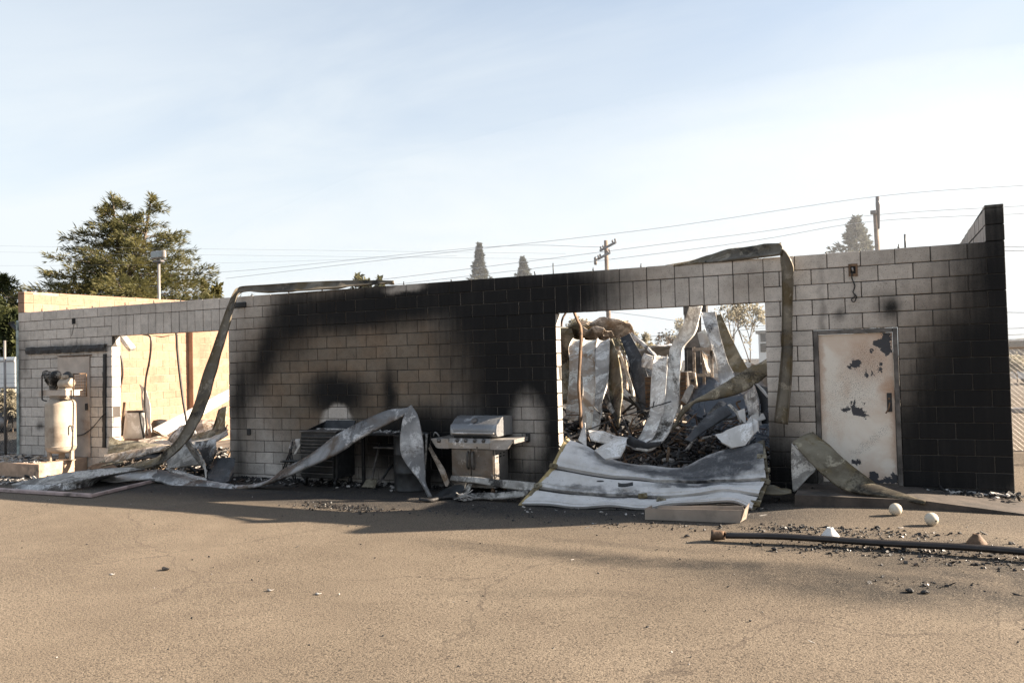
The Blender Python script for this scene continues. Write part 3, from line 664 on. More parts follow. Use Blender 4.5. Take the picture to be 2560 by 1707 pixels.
rubble('grit', 'small dark specks of grit strewn across the yard', lambda: (U(2, 19), U(-9, -1.6), 1), 260, .012, [M_char, M_black, M_ash], flat=.9, sticks=.05)
rubble('ash_litter', 'pale flakes and charcoal along the foot of the right wall and ramp', lambda: (U(15.8, 18.35), -abs(random.gauss(0, .16))-.02, 1), 260, .05, [M_char, M_black, M_ash], z=.22, flat=.3)
rubble('ash_litter', 'black crumbs around the buckled garage door', lambda: (U(11.6, 15.6), U(-1.7, -.3), 1), 300, .03, [M_char, M_black, M_ash])
hh = lambda x, y: max(.03, .85*math.exp(-((x-14.5)/.75)**2-((y-1.1)/1.0)**2) + .22)
rubble('charred_heap', 'heap of charred debris inside the right opening', lambda: (U(12.6, 15.4), U(-.15, 2.8), 1), 3200, .075, [M_char, M_char, M_black, M_char, M_frame, M_frame, M_wood, M_ash], hfun=hh, sticks=.45)
hh2 = lambda x, y: .5*math.exp(-((x-12.65)/.3)**2-((y-.6)/.4)**2) + .02
rubble('charred_heap', 'small lattice of charred scraps against the lit jamb of the right opening', lambda: (random.gauss(12.68, .16), random.gauss(.5, .25), 1), 420, .06, [M_rust, M_char, M_wood, M_black], hfun=hh2, sticks=.7)
rubble('charred_heap', 'burnt scraps under the sheets in the left opening', lambda: (U(3.0, 5.9), U(-.6, 2.6), 1), 1100, .08, [M_char, M_ash, M_black, M_wood], hfun=lambda x, y: .22, sticks=.3)
rubble('charred_heap', 'burnt debris across the floor deep inside the building', lambda: (U(6, 17.8), U(2.6, 9), 1), 1600, .14, [M_char, M_black, M_wood, M_tan], hfun=lambda x, y: .5, sticks=.35)
# single fragments in the open yard
for rg, x, y, s, lb in (('P', 413, 1425, .055, 'lone black charcoal fragment in the open yard on the left'), ('K', 1570, 820, .05, 'widest of the charcoal lumps in the front right cluster'), ('K', 1672, 828, .042, 'rounded charcoal lump in the middle of the front right cluster'),
                     ('K', 1350, 385, .05, 'charcoal lump behind the long dark pipe, between the globes and cone'), ('K', 645, 533, .05, 'small charcoal chip in front of the left part of the long pipe'), ('K', 45, 442, .042, 'charcoal lump just left of the torn end of the pipe')):
    p = gr(rg, x, y); mb = MB()
    mb.lathe((0, 0, 0), [(s*.2, 0), (s*.5, s*.15), (s*.5, s*.4), (s*.2, s*.62)], 9); mb.v = [tuple(p+wob(Vector((v[0]*1.5, v[1], v[2])), 18, s*.35, s*90)) for v in mb.v]; mb.smooth = [False]*len(mb.f)
    tag(mb.build('charcoal_lump', M_char), lb, 'charcoal', 'charcoal lumps on the yard')
for rg, x, y, lb in (('P', 667, 1477, 'larger white paper flake on the bare yard'), ('P', 787, 1486, 'smaller white paper flake on the bare yard, right of the larger'), ('P', 272, 1437, 'faint pale flake on the yard beside the lone charcoal fragment'), ('F', 735, 975, 'pale curled flake on the shadow edge below the garage door'), ('K', 1490, 385, 'pale flake lying between the two globes and the pipe')):
    p = gr(rg, x, y); rows = [[p+Vector((U(-.006, .006)+i*.025, j*.016, .004+.007*abs(i-1))) for j in range(3)] for i in range(3)]
    tag(MB().grid(rows, .002).build('paper_flake', M_ash), lb, 'flake', 'pale flakes on the yard')

# ------------------------------------------------------------------ left opening: roof strip, sheets, conduits
RB('roof_strip', 'long bent roof strip lying along the wall top and drooping over the left opening', 'metal strip', M_bronze,
   ([('C', 1560, 24, .25), ('C', 1300, 20, .22), ('C', 1060, 22, .18), ('C', 700, 35, .12), ('C', 400, 55, .05), ('C', 185, 68, -.02), ('C', 135, 85, -.06), ('A', 2165, 985, -.12), ('A', 2100, 1130, -.25), ('A', 1960, 1530, -.45), ('B', 1820, 420, -.65), ('B', 1730, 720, -.85), ('B', 1600, 980, -1.0), ('B', 1480, 1100, -1.08), ('B', 1410, 1200, -1.12), ('B', 1250, 1245, -1.2), ('B', 1060, 1262, -1.25)],
    [('C', 1560, 45, -.02), ('C', 1300, 58, -.03), ('C', 1060, 82, -.05), ('C', 700, 108, -.07), ('C', 400, 118, -.07), ('C', 205, 112, -.09), ('C', 155, 128, -.12), ('A', 2185, 1035, -.20), ('A', 2145, 1180, -.33), ('B', 2030, 40, -.50), ('B', 1925, 400, -.70), ('B', 1830, 740, -.90), ('B', 1680, 1000, -1.05), ('B', 1540, 1140, -1.13), ('B', 1440, 1215, -1.2), ('B', 1270, 1255, -1.25), ('B', 1070, 1285, -1.3)]), lip=.035, crump=.02, n=110, bow=.02)
RB('bent_strip', 'long dark strip running along the ground up to a peak and down beside the grill', 'metal strip', M_strip,
   ([('B', 1300, 1262, -.75), ('B', 1440, 1262, -.80), ('B', 1560, 1285, -.82), ('B', 1800, 1345, -.88), ('B', 2060, 1388, -.98), ('D', 60, 748, -1.0), ('D', 300, 713, -.95), ('D', 440, 620, -.9), ('D', 640, 510, -.82), ('D', 860, 350, -.75), ('D', 1160, 205, -.7), ('D', 1330, 175, -.68), ('D', 1372, 155, -.66), ('D', 1388, 168, -.68), ('D', 1420, 230, -.74), ('D', 1448, 360, -.80), ('D', 1465, 500, -.86), ('D', 1478, 640, -.9), ('D', 1485, 730, -.94), ('D', 1530, 828, -.96)],
    [('B', 1200, 1345, -1.05), ('B', 1400, 1352, -1.1), ('B', 1560, 1400, -1.15), ('B', 1800, 1422, -1.15), ('B', 2080, 1424, -1.18), ('D', 80, 767, -1.16), ('D', 330, 716, -1.1), ('D', 560, 625, -1.05), ('D', 820, 505, -.98), ('D', 1000, 390, -.9), ('D', 1230, 270, -.82), ('D', 1335, 212, -.76), ('D', 1370, 172, -.72), ('D', 1366, 172, -.74), ('D', 1318, 250, -.80), ('D', 1296, 380, -.86), ('D', 1302, 510, -.92), ('D', 1350, 600, -.96), ('D', 1450, 720, -.98), ('D', 1518, 832, -1.0)]), lip=.042, crump=.006, n=120, m=8, bow=.012)
RB('fallen_sheet', 'long folded grey sheet lying foremost on the ground at far left', 'metal sheet', M_galv,
   ([('B', 100, 1388, -2.25), ('B', 350, 1330, -2.05), ('B', 600, 1287, -1.8), ('B', 950, 1247, -1.4), ('B', 1290, 1236, -1.15)],
    [('B', 150, 1425, -2.33), ('B', 420, 1390, -2.18), ('B', 700, 1355, -1.95), ('B', 960, 1305, -1.55), ('B', 1290, 1248, -1.25)]), lip=.0, crump=.006, bow=-.02)
RB('fallen_sheet', 'grey side flange of the folded sheet on the ground at far left', 'metal sheet', M_galvd,
   ([('B', 105, 1395, -2.28), ('B', 420, 1394, -2.2), ('B', 700, 1358, -1.97), ('B', 960, 1308, -1.57), ('B', 1290, 1250, -1.27)],
    [('B', 110, 1440, (.01,)), ('B', 450, 1452, (.01,)), ('B', 780, 1412, (.01,)), ('B', 920, 1345, (.01,)), ('B', 1290, 1256, -1.3)]), lip=.02, crump=.006)
RB('fallen_sheet', 'pale bluish sheet tucked behind the folded sheet on the left', 'metal sheet', M_white,
   ([('B', 820, 1385, -1.05), ('B', 960, 1310, -.95), ('B', 1180, 1268, -.85), ('B', 1400, 1262, -.82)], [('B', 870, 1388, -1.2), ('B', 1060, 1365, -1.15), ('B', 1250, 1345, -1.1), ('B', 1400, 1330, -1.05)]), lip=.02, crump=.008)
for lb, a, b, w in (('pinkish flat trim board lying on the ground at the bottom left', ('B', -60, 1452), ('B', 830, 1508), .10), ('thin grey trim board angled away on the ground by the pinkish board', ('B', 800, 1512), ('B', 1375, 1374), .06)):
    p0, p1 = gr(*a), gr(*b); t = (p1-p0); ln = t.length; ang = math.atan2(t.y, t.x)
    tag(MB().box((p0+p1)/2+Vector((0, 0, .03)), (ln, w, .05), Matrix.Rotation(ang, 3, 'Z'), bev=.006).build('trim_board', simple('pinkish painted trim', (.38, .29, .27), .6, 0, .2, 5, .1, dark=(.10, .08, .07), damt=.4)), lb, 'trim board', 'trim boards on the ground')
SH = [
 ('dark peaked sheet rising in the heap behind the roof strip', M_galvd, [(1480, 1010), (1560, 900), (1640, 860), (1740, 905)], [(1500, 1080), (1600, 1050), (1700, 1040), (1790, 1000)], (.5, .6), (.2, .2)),
 ('brownish sheet propped across the heap against the right jamb', M_olive, [(1700, 960), (1800, 925), (1920, 890), (2028, 860)], [(1720, 1020), (1830, 1000), (1930, 975), (2028, 930)], (.35, .3), (.1, .1)),
 ('dark creased sheet low in the middle of the left heap', M_black, [(1180, 1090), (1300, 1060), (1450, 1075), (1560, 1100)], [(1200, 1170), (1320, 1150), (1440, 1160), (1540, 1180)], (-.35, -.3), (-.6, -.6)),
 ('short bent sheet sticking out towards the concrete pad', M_olive, [(880, 1190), (960, 1150), (1080, 1140)], [(900, 1235), (1000, 1205), (1100, 1190)], (-.55, -.5), (-.75, -.7)),
 # name,label,mat,left,right,Y pairs
 ('olive folded sheet standing at the left jamb of the left opening', M_olive, [(975, 968), (1080, 1000), (1250, 1010), (1480, 1040)], [(955, 1110), (1060, 1105), (1250, 1100), (1420, 1090)], (-.05, .1), (-.3, -.3)),
 ('pale rolled sheet at the bottom of the left opening', M_tan, [(930, 1130), (1050, 1110), (1200, 1080), (1400, 1045), (1510, 1040)], [(935, 1190), (1060, 1180), (1230, 1140), (1380, 1095), (1460, 1080)], (-.45, -.3), (-.65, -.5)),
 ('sunlit tan sheet crumpled in the middle of the left opening', M_tan, [(1230, 995), (1400, 960), (1560, 985), (1690, 950)], [(1260, 1060), (1440, 1050), (1560, 1060), (1640, 1050)], (.6, .7), (.1, .2)),
 ('pinkish crumpled sheet deep in the left opening', M_tan, [(1350, 905), (1480, 960), (1600, 870), (1800, 810), (1940, 830)], [(1470, 965), (1560, 1000), (1700, 960), (1830, 930), (1960, 900)], (1.6, 1.5), (.9, .9)),
 ('olive upright sheet against the right jamb of the left opening', M_olive, [(1960, 720), (1930, 820), (1890, 940)], [(2030, 690), (2018, 820), (2018, 930)], (.5, .3), (.4, .2)),
 ('wide sagging sheet at the right side of the left opening', M_galv, [(1650, 1010), (1760, 990), (1880, 975), (1960, 935), (2030, 895)], [(1680, 1080), (1800, 1060), (1900, 1010), (1960, 985), (2030, 940)], (.0, .1), (-.3, -.1)),
 ('grey curled sheet hanging at the right of the left opening', M_galvd, [(1730, 1010), (1850, 990), (1920, 985)], [(1830, 1200), (1860, 1230), (1925, 1090)], (-.2, -.2), (-.5, -.4)),
 ('rusty scrap of sheet between the pad and the left opening', M_rust, [(770, 1240), (860, 1205), (960, 1190)], [(800, 1258), (900, 1245), (1050, 1240)], (-.6, -.6), (-.75, -.8)),
 ('crumpled grey sheet under the roof strip in the left opening', M_galv, [(1480, 1180), (1560, 1080), (1640, 1045), (1720, 1090)], [(1500, 1240), (1640, 1230), (1740, 1215), (1800, 1180)], (-.75, -.6), (-.95, -.85)),
 ('narrow bent channel fallen across the sheets in the left opening', M_galv, [(1650, 1010), (1720, 1120), (1780, 1200), (1850, 1270)], [(1690, 1000), (1770, 1110), (1830, 1190), (1842, 1330)], (-.85, -.9), (-.9, -1.0)),
 ('dark rounded sheet resting at the foot of the middle wall', M_blue, [(1830, 1240), (1930, 1150), (2040, 1150), (2090, 1160)], [(1850, 1340), (1950, 1372), (2040, 1365), (2075, 1290)], (-.35, -.25), (-.85, -.7)),
 ('low flat sheet under the drooping roof strip', M_olive, [(1050, 1245), (1200, 1200), (1400, 1150), (1440, 1120)], [(1100, 1262), (1280, 1245), (1400, 1225), (1450, 1200)], (-.8, -.7), (-1.0, -.95)),
 ('thin lower sheet edge curving over the ground in front of the left opening', M_galvd, [(1480, 1245), (1600, 1265), (1720, 1300), (1830, 1330)], [(1500, 1262), (1620, 1290), (1740, 1330), (1845, 1340)], (-.95, -.95), (-1.05, -1.05)),
]
for lb, m_, a, b, ya, yb in SH:
    RB('fallen_sheet', lb, 'metal sheet', m_, (rows_('B', a, *ya), rows_('B', b, *yb)), 'fallen roof sheets', lip=.028, crump=.013, m=6, n=16, bow=random.uniform(-.03, .03), lin=True)
mb = MB(); p = [at('B', 1365, 900, 2.0), at('B', 2040, 545, 4.3), at('B', 2040, 640, 4.25), at('B', 1480, 957, 2.15)]
tag(mb.prism(p, (-.10, .10, .02)).build('fallen_beam', M_white), 'sunlit white steel beam fallen at a slant inside the left opening', 'beam')
for lb, pts, Yp, r in (('bent conduit hanging along the lit left jamb', [(1065, 200), (1085, 300), (1090, 420), (1072, 520), (1065, 700), (1078, 960)], .35, .022), ('curved conduit hanging in the left opening, nearest its middle', [(1270, 55), (1335, 75), (1345, 160), (1330, 300), (1300, 450), (1290, 620), (1300, 800), (1315, 960)], .5, .02),
                      ('conduit hanging in the left opening towards the roof strip', [(1572, 40), (1580, 200), (1600, 400), (1625, 600), (1650, 760), (1665, 850)], .45, .024)):
    tag(MB().tube(cr([at('B', x, y, Yp) for x, y in pts], 40), r, 8).build('hanging_conduit', M_dark), lb, 'conduit', 'conduits hanging in the left opening')
t = thing('lamp_fitting', 'mangled lamp fitting hanging in the top corner of the left opening', 'lamp', at('B', 1120, 130, .6))
MB().box(at('B', 1120, 120, .6), (.52, .16, .12), Matrix.Rotation(.75, 3, 'Y') @ Matrix.Rotation(.3, 3, 'X'), bev=.03).build('housing', M_galvd, t)
MB().tube([at('B', 1080, 60, .6), at('B', 1110, 110, .6)], .02, 6).build('bracket', M_black, t); p = at('B', 1155, 175, .5); MB().lathe(p, [(.005, -.05), (.04, -.035), (.055, 0), (.04, .035), (.005, .05)], 14).build('bulb', M_globe, t)
RB('lintel_scrap', 'dark curled scrap of sheet hanging under the left lintel', 'scrap', M_black, (rows_('B', [(1340, 64), (1440, 70), (1560, 52)], .3), rows_('B', [(1360, 70), (1440, 80), (1540, 58)], .3)), lip=0)
t = thing('folding_table', 'burnt folding table frame standing against the lit wall in the left opening', 'table', at('B', 1190, 960, .8))
rows = [[at('B', 1085+(1290-1085)*u + (15 if v else 0)*(1-u), 735+(985-735)*v, .85) for u in (0, .25, .5, .75, 1)] for v in (0, .25, .5, .75, 1)]
MB().grid([[wob(p, 6, .02) for p in r] for r in rows], .02).build('panel', M_white, t)
MB().tube([at('B', 1110, 660, .75), at('B', 1100, 780, .75), at('B', 1082, 960, .75)], .03, 8).build('leg', M_rust, t); MB().tube([at('B', 1245, 740, .72), at('B', 1262, 860, .72), at('B', 1285, 975, .72)], .026, 8).build('leg', M_black, t)
MB().tube([at('B', 1140, 745, .7), at('B', 1285, 742, .7)], .026, 8).build('rail', M_black, t)
RB('pointed_sheet', 'thin bright upright sliver of sheet beside the middle conduit', 'metal sheet', M_white, (rows_('B', [(1300, 555), (1302, 700), (1325, 850), (1350, 925)], .7), rows_('B', [(1308, 555), (1338, 680), (1342, 800), (1352, 930)], .7)), lip=.01)
RB('pointed_sheet', 'thin grey split strip standing behind the folding table', 'metal sheet', M_galv, (rows_('B', [(1245, 500), (1262, 560), (1265, 650), (1275, 740)], .9), rows_('B', [(1290, 530), (1275, 600), (1285, 650), (1295, 740)], .9)), lip=.01)
p = at('B', 1425, 812, 3.0); tag(MB().lathe((p.x, p.y, .02), [(.19, 0), (.20, .1), (.20, p.z-.12), (.15, p.z-.04), (.03, p.z-.02)], 22).build('burnt_drum', M_black), 'rounded dark drum against the lit wall deep in the left opening', 'drum')

# ------------------------------------------------------------------ middle wall: chair, tool chest, shovels, drum, bench, grill
def bar(mb, reg, pts, Y, r, n=6): return mb.tube([at(reg, x, y, Y) for x, y in pts], r, n)
t = thing('folding_chair', 'charred grey folding chair facing left beside the tool chest', 'chair', gr('N', 250, 1330))
rows = []
for v in range(6):
    w_ = 1-.28*(1-v/5)**2; a, b = at('N', 330-105*w_*.9+20*(1-v/5), 775+(905-775)*v/5, -.28), at('N', 372+20*w_, 765+(895-765)*v/5, -.62); rows.append([a.lerp(b, u/5)+Vector((-.03*math.sin(u/5*math.pi), 0, 0)) for u in range(6)])
MB().grid(rows, .012).build('backrest', M_galvd, t)
rows = [[at('N', 115+(320-115)*u/4, 1085, -.25).lerp(at('N', 150+(385-150)*u/4, 1078, -.62), v/4) for u in range(5)] for v in range(5)]
MB().grid(rows, .035).build('seat', M_black, t)
for Yp, dx in ((-.25, 0), (-.60, 60)):
    bar(MB(), 'N', [(270+dx*.3, 800), (245+dx*.3, 960), (200+dx*.4, 1060), (150+dx*.5, 1200), (120+dx*.5, 1310)], Yp, .013).build('leg', M_black, t)
    bar(MB(), 'N', [(240+dx*.5, 960), (262+dx*.5, 1070), (300+dx*.5, 1330)], Yp+.02, .013).build('leg', M_black, t)
RB('bent_flat_bar', 'bright flat bar propped on the chair by the tool chest', 'bar', M_galv, (rows_('N', [(300, 985), (345, 900), (385, 830)], -.68), rows_('N', [(330, 985), (375, 900), (395, 850)], -.68)), lip=0)
yF = -.62; yB = -.1
a, b = at('N', 390, 672, yF), at('N', 890, 668, yF); zb = at('N', 600, 1318, yF).z; zt_ = a.z; xl, xr = a.x, b.x
t = thing('tool_chest', 'blackened rolling tool chest with drawers under the white half moon mark', 'tool chest', ((xl+xr)/2, (yF+yB)/2, 0))
cs_ = MB(); cs_.box(((xl+xr)/2, (yF+yB)/2+.01, (zb+zt_)/2), (xr-xl, yB-yF-.02, zt_-zb), bev=.008).build('cabinet', M_black, t)
zs = [at('N', 500, y, yF).z for y in (720, 768, 818, 865, 915, 970, 1050, 1130, 1230, 1305)]
for z1, z0 in zip(zs, zs[1:]):
    dr = MB().box(((xl+xr)/2-.01, yF-.006, (z0+z1)/2), (xr-xl-.07, .028, z1-z0-.014), bev=.005).build('drawer', M_black, t)
    MB().box(((xl+xr)/2-.01, yF-.026, z1-.016), (xr-xl-.09, .016, .014), bev=.003).build('drawer_pull', M_frame, dr)
MB().box(((xl+xr)/2, (yF+yB)/2, zt_+.012), (xr-xl+.02, yB-yF+.02, .022), bev=.005).build('top', M_frame, t)
lid = MB(); l0 = at('N', 530, 665, yB-.1); lid.prism([(xl+.05, yB-.02, zt_+.02), (xr+.0, yB-.02, zt_+.02), (xr+.0, yB+.05, zt_+.15), (xl+.12, yB+.05, zt_+.15)], (0, -.02, .01)); lid.prism([(xl+.05, yB-.4, zt_+.024), (xl+.05, yB-.02, zt_+.024), (xl+.12, yB+.05, zt_+.15)], (-.01, 0, 0)); lid.build('lid', M_black, t)
for x in (xl+.06, xr-.06):
    for y in (yF+.06, yB-.06): MB().lathe((x, y, .065), [(.02, -.02), (.062, -.018), (.062, .018), (.02, .02)], 16, Vector((1, .3, 0))).box((x, y, .13), (.07, .06, max(.02, zb-.12))).build('caster', M_black, t)
for lb, y, x0, x1, w in (('pale scorched tool lying front on the open tool chest', 650, 650, 880, .03), ('longer pale tool lying behind on the open tool chest', 620, 800, 1030, .04), ('short dark wrench on the open tool chest', 610, 690, 820, .03)):
    p0, p1 = at('N', x0, y+2, -.38), at('N', x1, y+22, -.34); p0.z = p1.z = zt_+.03+random.uniform(0, .02); tag(MB().tube([p0, p1], [w*.5, w*.35], 6).lathe(p0, [(.01, -.012), (w, -.01), (w, .01), (.01, .012)], 10).build('tool', M_ash if 'pale' in lb else M_frame), lb, 'tool', 'tools left on the chest')
def shovel(lb, hpts, blade, Y0, Yb, m1, m2):
    t = thing('shovel', lb, 'shovel', at(*blade[0][:3], Yb), 'shovels by the wall')
    MB().tube([at('N', x, y, Y0+(Yb-Y0)*i/(len(hpts)-1)) for i, (x, y) in enumerate(hpts)], .019, 8).build('handle', m1, t)
    P = [at(*q[:3], Yb+q[3]) for q in blade]; rows = []
    for v in range(6): rows.append([P[0].lerp(P[1], u/6).lerp(P[3].lerp(P[2], u/6), v/5) + Vector((0, .035*math.sin(math.pi*u/6), 0)) for u in range(7)])
    MB().grid(rows, .006).build('blade', m2, t)
shovel('square mouth shovel with a tan blade leaning on the sooted wall', [(1512, 830), (1470, 1000), (1425, 1200), (1400, 1335)], [('N', 1325, 1325, 0), ('N', 1482, 1328, 0), ('N', 1440, 1462, -.14), ('N', 1255, 1438, -.14)], -.06, -.42, M_frame, M_olive)
shovel('dark shovel lying low to the right of the tan bladed shovel', [(1690, 1125), (1620, 1210), (1555, 1315)], [('N', 1545, 1300, 0), ('N', 1570, 1330, 0), ('N', 1480, 1425, -.1), ('N', 1450, 1400, -.1)], -.15, -.35, M_black, M_frame)
p = at('D', 1386, 700, -.45); t = thing('steel_drum', 'black steel drum standing behind the white hanging strip', 'drum', (p.x, -.45, 0))
dr = [(.285, 0), (.295, .01), (.285, .03), (.285, .28), (.295, .295), (.285, .31), (.285, .56), (.295, .575), (.285, .59), (.285, .86), (.295, .87), (.285, .885), (.27, .885), (.27, .86)]
MB().lathe((p.x, -.45, 0), dr, 32).build('body', M_black, t)
a, b = at('N', 1150, 690, -.3), at('N', 1640, 700, -.3); zt2 = at('N', 1700, 700, -.3).z
t = thing('workbench', 'blackened workbench against the wall between tool chest and drum', 'bench', ((a.x+b.x)/2, -.25, 0)); xr2 = at('N', 1830, 700, -.3).x
MB().box(((a.x+xr2)/2, -.22, zt2), (xr2-a.x, .36, .05), bev=.01).build('top', M_char, t); MB().box(((a.x+.4+xr2)/2, -.2, zt2-.22), (xr2-a.x-.4, .3, .025)).build('shelf', M_frame, t)
for x in (a.x+.05, xr2-.05): MB().box((x, -.12, zt2/2), (.05, .05, zt2), bev=.006).build('leg', M_black, t)
rubble('ash_litter', 'white flakes left on top of the blackened workbench', lambda: (U(a.x+.35, xr2), U(-.38, -.08), 1), 70, .04, [M_ash, M_char, M_ash], z=zt2+.025, flat=.3, sticks=.1)
tag(bar(MB(), 'N', [(2162, 698), (2156, 900), (2140, 1180)], -.55, .018, 8).build('upright_pole', M_galv), 'grey pole leaning just behind the white hanging strip', 'pole')
mb = MB(); ribbon(mb, [at('D', x, y, Y) for x, y, Y in ((1453, 372, -.3), (1545, 560, -.5), (1645, 752, -.75))], [at('D', x, y, Y) for x, y, Y in ((1492, 430, -.34), (1612, 615, -.55), (1660, 720, -.76))], lip=.035, crump=.006, th=.008)
tag(mb.build('metal_board', M_tan), 'tan metal slat leaning between the white hanging strip and the grill', 'slat')

# grill
gY = -.58; gB = -.06
X = lambda x, y=0, Y=None: at('I', x, y, gY if Y is None else Y).x
Z = lambda y, x=700, Y=None: at('I', x, y, gY if Y is None else Y).z
g = thing('gas_grill', 'stainless gas grill with closed hood standing against the sooted wall', 'grill', ((X(425, 900)+X(1055, 900))/2, (gY+gB)/2, 0))
x0, x1 = X(422, 900), X(1050, 900); zc1 = Z(728); zc0 = .09; xm = X(714, 900)
MB().box(((x0+x1)/2, (gY+gB)/2+.02, (zc0+zc1)/2), (x1-x0, gB-gY-.05, zc1-zc0), bev=.006).build('cabinet', M_stainless, g)
for a, b, hx in ((x0, xm-.004, X(677, 900)), (xm+.004, x1, X(752, 900))):
    dd = MB().box(((a+b)/2, gY-.004, (zc0+.05+zc1-.005)/2), (b-a-.006, .024, zc1-zc0-.06), bev=.006).build('cabinet_door', M_gdoor, g)
    hz0, hz1 = Z(1035), Z(775); MB().tube(cr([(hx, gY-.02, hz0), (hx, gY-.055, hz0+.04), (hx, gY-.06, (hz0+hz1)/2), (hx, gY-.055, hz1-.04), (hx, gY-.02, hz1)], 14), .016, 8).build('handle', M_frame, dd)
zp0, zp1 = Z(722), Z(574); yp = gY-.05
def fascia(xa, xb, za, zb_, prof=None): return MB().prism([(xa, yp-.035, za+.0), (xa, yp-.035, za+.085), (xa, yp+.01, zb_), (xa, gB-.05, zb_), (xa, gB-.05, za)], (xb-xa, 0, 0))
pn = fascia(X(408, 700), X(1028, 700), zp0, zp1).build('control_panel', M_stainless, g)
for kx in (532, 660, 795, 927):
    MB().lathe((X(kx, 605), yp-.012, Z(605)), [(.026, 0), (.031, .006), (.031, .012), (.02, .02), (.016, .034), (.005, .036)], 18, Vector((0, -.94, .35))).build('knob', M_frame, pn)
    MB().lathe((X(kx, 605), yp-.008, Z(605)), [(.034, 0), (.036, .006), (.03, .009)], 20, Vector((0, -.94, .35))).build('knob_ring', M_hood, pn)
MB().lathe((X(838, 703), yp-.034, Z(703)), [(.011, 0), (.012, .006), (.004, .008)], 12, Vector((0, -1, 0))).build('igniter_hole', M_hole, pn)
def shelf(xin, xout, sg):
    mb = MB(); dp = [(0, 0), (0, 1), (1, 1)]; zt_s = Z(582); zb_s = Z(728)
    poly = [(xin, yp-.03, zb_s), (xin, yp-.03, zt_s), (xout, yp-.03, zt_s), (xout-sg*.03, yp-.03, zt_s-.05), (xout-sg*.09, yp-.03, zb_s+.015), (xout-sg*.13, yp-.03, zb_s)]
    mb.prism(poly, (0, .05, 0)); mb.box(((xin+xout)/2, (yp+gB)/2, zt_s-.012), (abs(xout-xin), gB-yp-.04, .026), bev=.004); mb.box((xout-sg*.012, (yp+gB)/2, zt_s-.03), (.02, gB-yp-.06, .06)); return mb
sl = shelf(X(405, 650), X(140, 600), -1).build('side_shelf', M_stainless, g); shelf(X(1030, 650), X(1372, 600), 1).build('side_shelf', M_stainless, g)
MB().lathe((X(265, 608), yp-.035, Z(608)), [(.028, 0), (.034, .006), (.02, .02), (.005, .022)], 18, Vector((0, -1, .1))).build('knob', M_frame, sl)
# hood: side profile extruded
hxa, hxb = X(412, 520), X(1108, 520); zh0 = Z(545); zh1 = Z(232, 800, -.3)
prof = [(gY-.0, zh0-.005), (gY-.035, zh0+.03), (gY-.035, zh0+.10), (gY-.015, zh0+.17), (gY+.05, zh1-.10), (gY+.12, zh1-.045), (gY+.22, zh1-.008), (gY+.32, zh1), (gB+.01, zh1-.02), (gB+.03, zh1-.06), (gB+.03, zh0-.005)]
hd = MB(); nP = len(prof); xsn = np.linspace(hxa+.012, hxb-.012, 12)
vs = [(x, y, z) for x in xsn for y, z in prof]; hd.add(vs, [(i*nP+j, i*nP+(j+1) % nP, (i+1)*nP+(j+1) % nP, (i+1)*nP+j)[::-1] for i in range(11) for j in range(nP)], 0, True)
hood = hd.build('hood', M_hood, g)
for x, sg in ((hxa, 1), (hxb, -1)): MB().prism([(x, y, z+.004) for y, z in prof], (sg*.014, 0, 0)).build('hood_end', M_hood, hood)
MB().box(((hxa+hxb)/2, gY-.045, zh0+.05), (hxb-hxa-.06, .05, .03), bev=.01).build('hood_handle', M_stainless, hood)
c = at('I', 790, 290, -.42); MB().lathe((c.x, gY+.085, zh1-.062), [(.05, 0), (.052, .006), (.045, .012), (.02, .014)], 20, Vector((0, -.6, .8))).build('thermometer', M_frame, hood)
for a, b in ((470, 725), (755, 1005)): MB().box(((X(a, 553)+X(b, 553))/2, gY-.037, Z(553)), (X(b, 553)-X(a, 553), .01, .012)).build('vent_slot', M_hole, pn)
for k, xx in enumerate((.12, .24, .36)):
    for zz in (0, -.045): MB().box((x1+.003, gY+xx, zc1-.09+zz), (.008, .05, .016)).build('side_vent', M_hole, g)
for x in (x0+.05, x1-.05):
    for y in (gY+.06, gB-.06): MB().lathe((x, y, .045), [(.01, -.018), (.045, -.016), (.045, .016), (.01, .018)], 14, Vector((1, 0, 0))).box((x, y, .085), (.05, .04, .03)).build('caster', M_rust, g)
p = at('I', 1180, 500, -.2); tag(MB().lathe((p.x, -.25, Z(560)+.0), [(.02, 0), (.05, .01), (.055, .05), (.03, .09), (.015, .12)], 12).build('burnt_rag', M_rust), 'small brown burnt lump on the right shelf of the grill', 'lump')
p = at('I', 185, 545, -.4); tag(MB().tube(cr([(p.x-.05, -.4, Z(582)+.012), (p.x-.02, -.4, Z(582)+.07), (p.x+.03, -.42, Z(582)+.05), (p.x+.05, -.4, Z(582)+.012)], 12), .012, 6).build('metal_scrap', M_ash), 'small curled scrap on the left shelf of the grill', 'scrap')
# things lying before the grill
RB('fallen_trim', 'speckled flat trim lying slanted across the front of the grill', 'trim', M_galv, (rows_('I', [(410, 1140), (740, 1155), (1060, 1190), (1400, 1215), (1680, 1240)], -.80, -.95), rows_('I', [(388, 1205), (740, 1240), (1060, 1295), (1400, 1350), (1640, 1368)], -.84, -1.0)), lip=.03, crump=.006)
mb = MB(); ribbon(mb, [at('I', x, y, -1.0) for x, y in ((660, 1400), (900, 1395), (1200, 1390), (1580, 1345))], [at('I', x, y, -1.1) for x, y in ((700, 1465), (900, 1470), (1200, 1470), (1500, 1430))], lip=.03, bow=-.03, crump=.012)
tag(mb.build('curved_strip', M_galv), 'curved pale strip on the ground in front of the grill casters', 'metal strip')
mb = MB(); ribbon(mb, [at('I', x, y, Y) for x, y, Y in ((130, 1465, -1.0), (300, 1350, -.9), (480, 1275, -.85), (640, 1245, -.8))], [at('I', x, y, Y) for x, y, Y in ((200, 1505, -1.15), (360, 1475, -1.12), (520, 1400, -1.05), (620, 1330, -.95))], lip=.02, crump=.03)
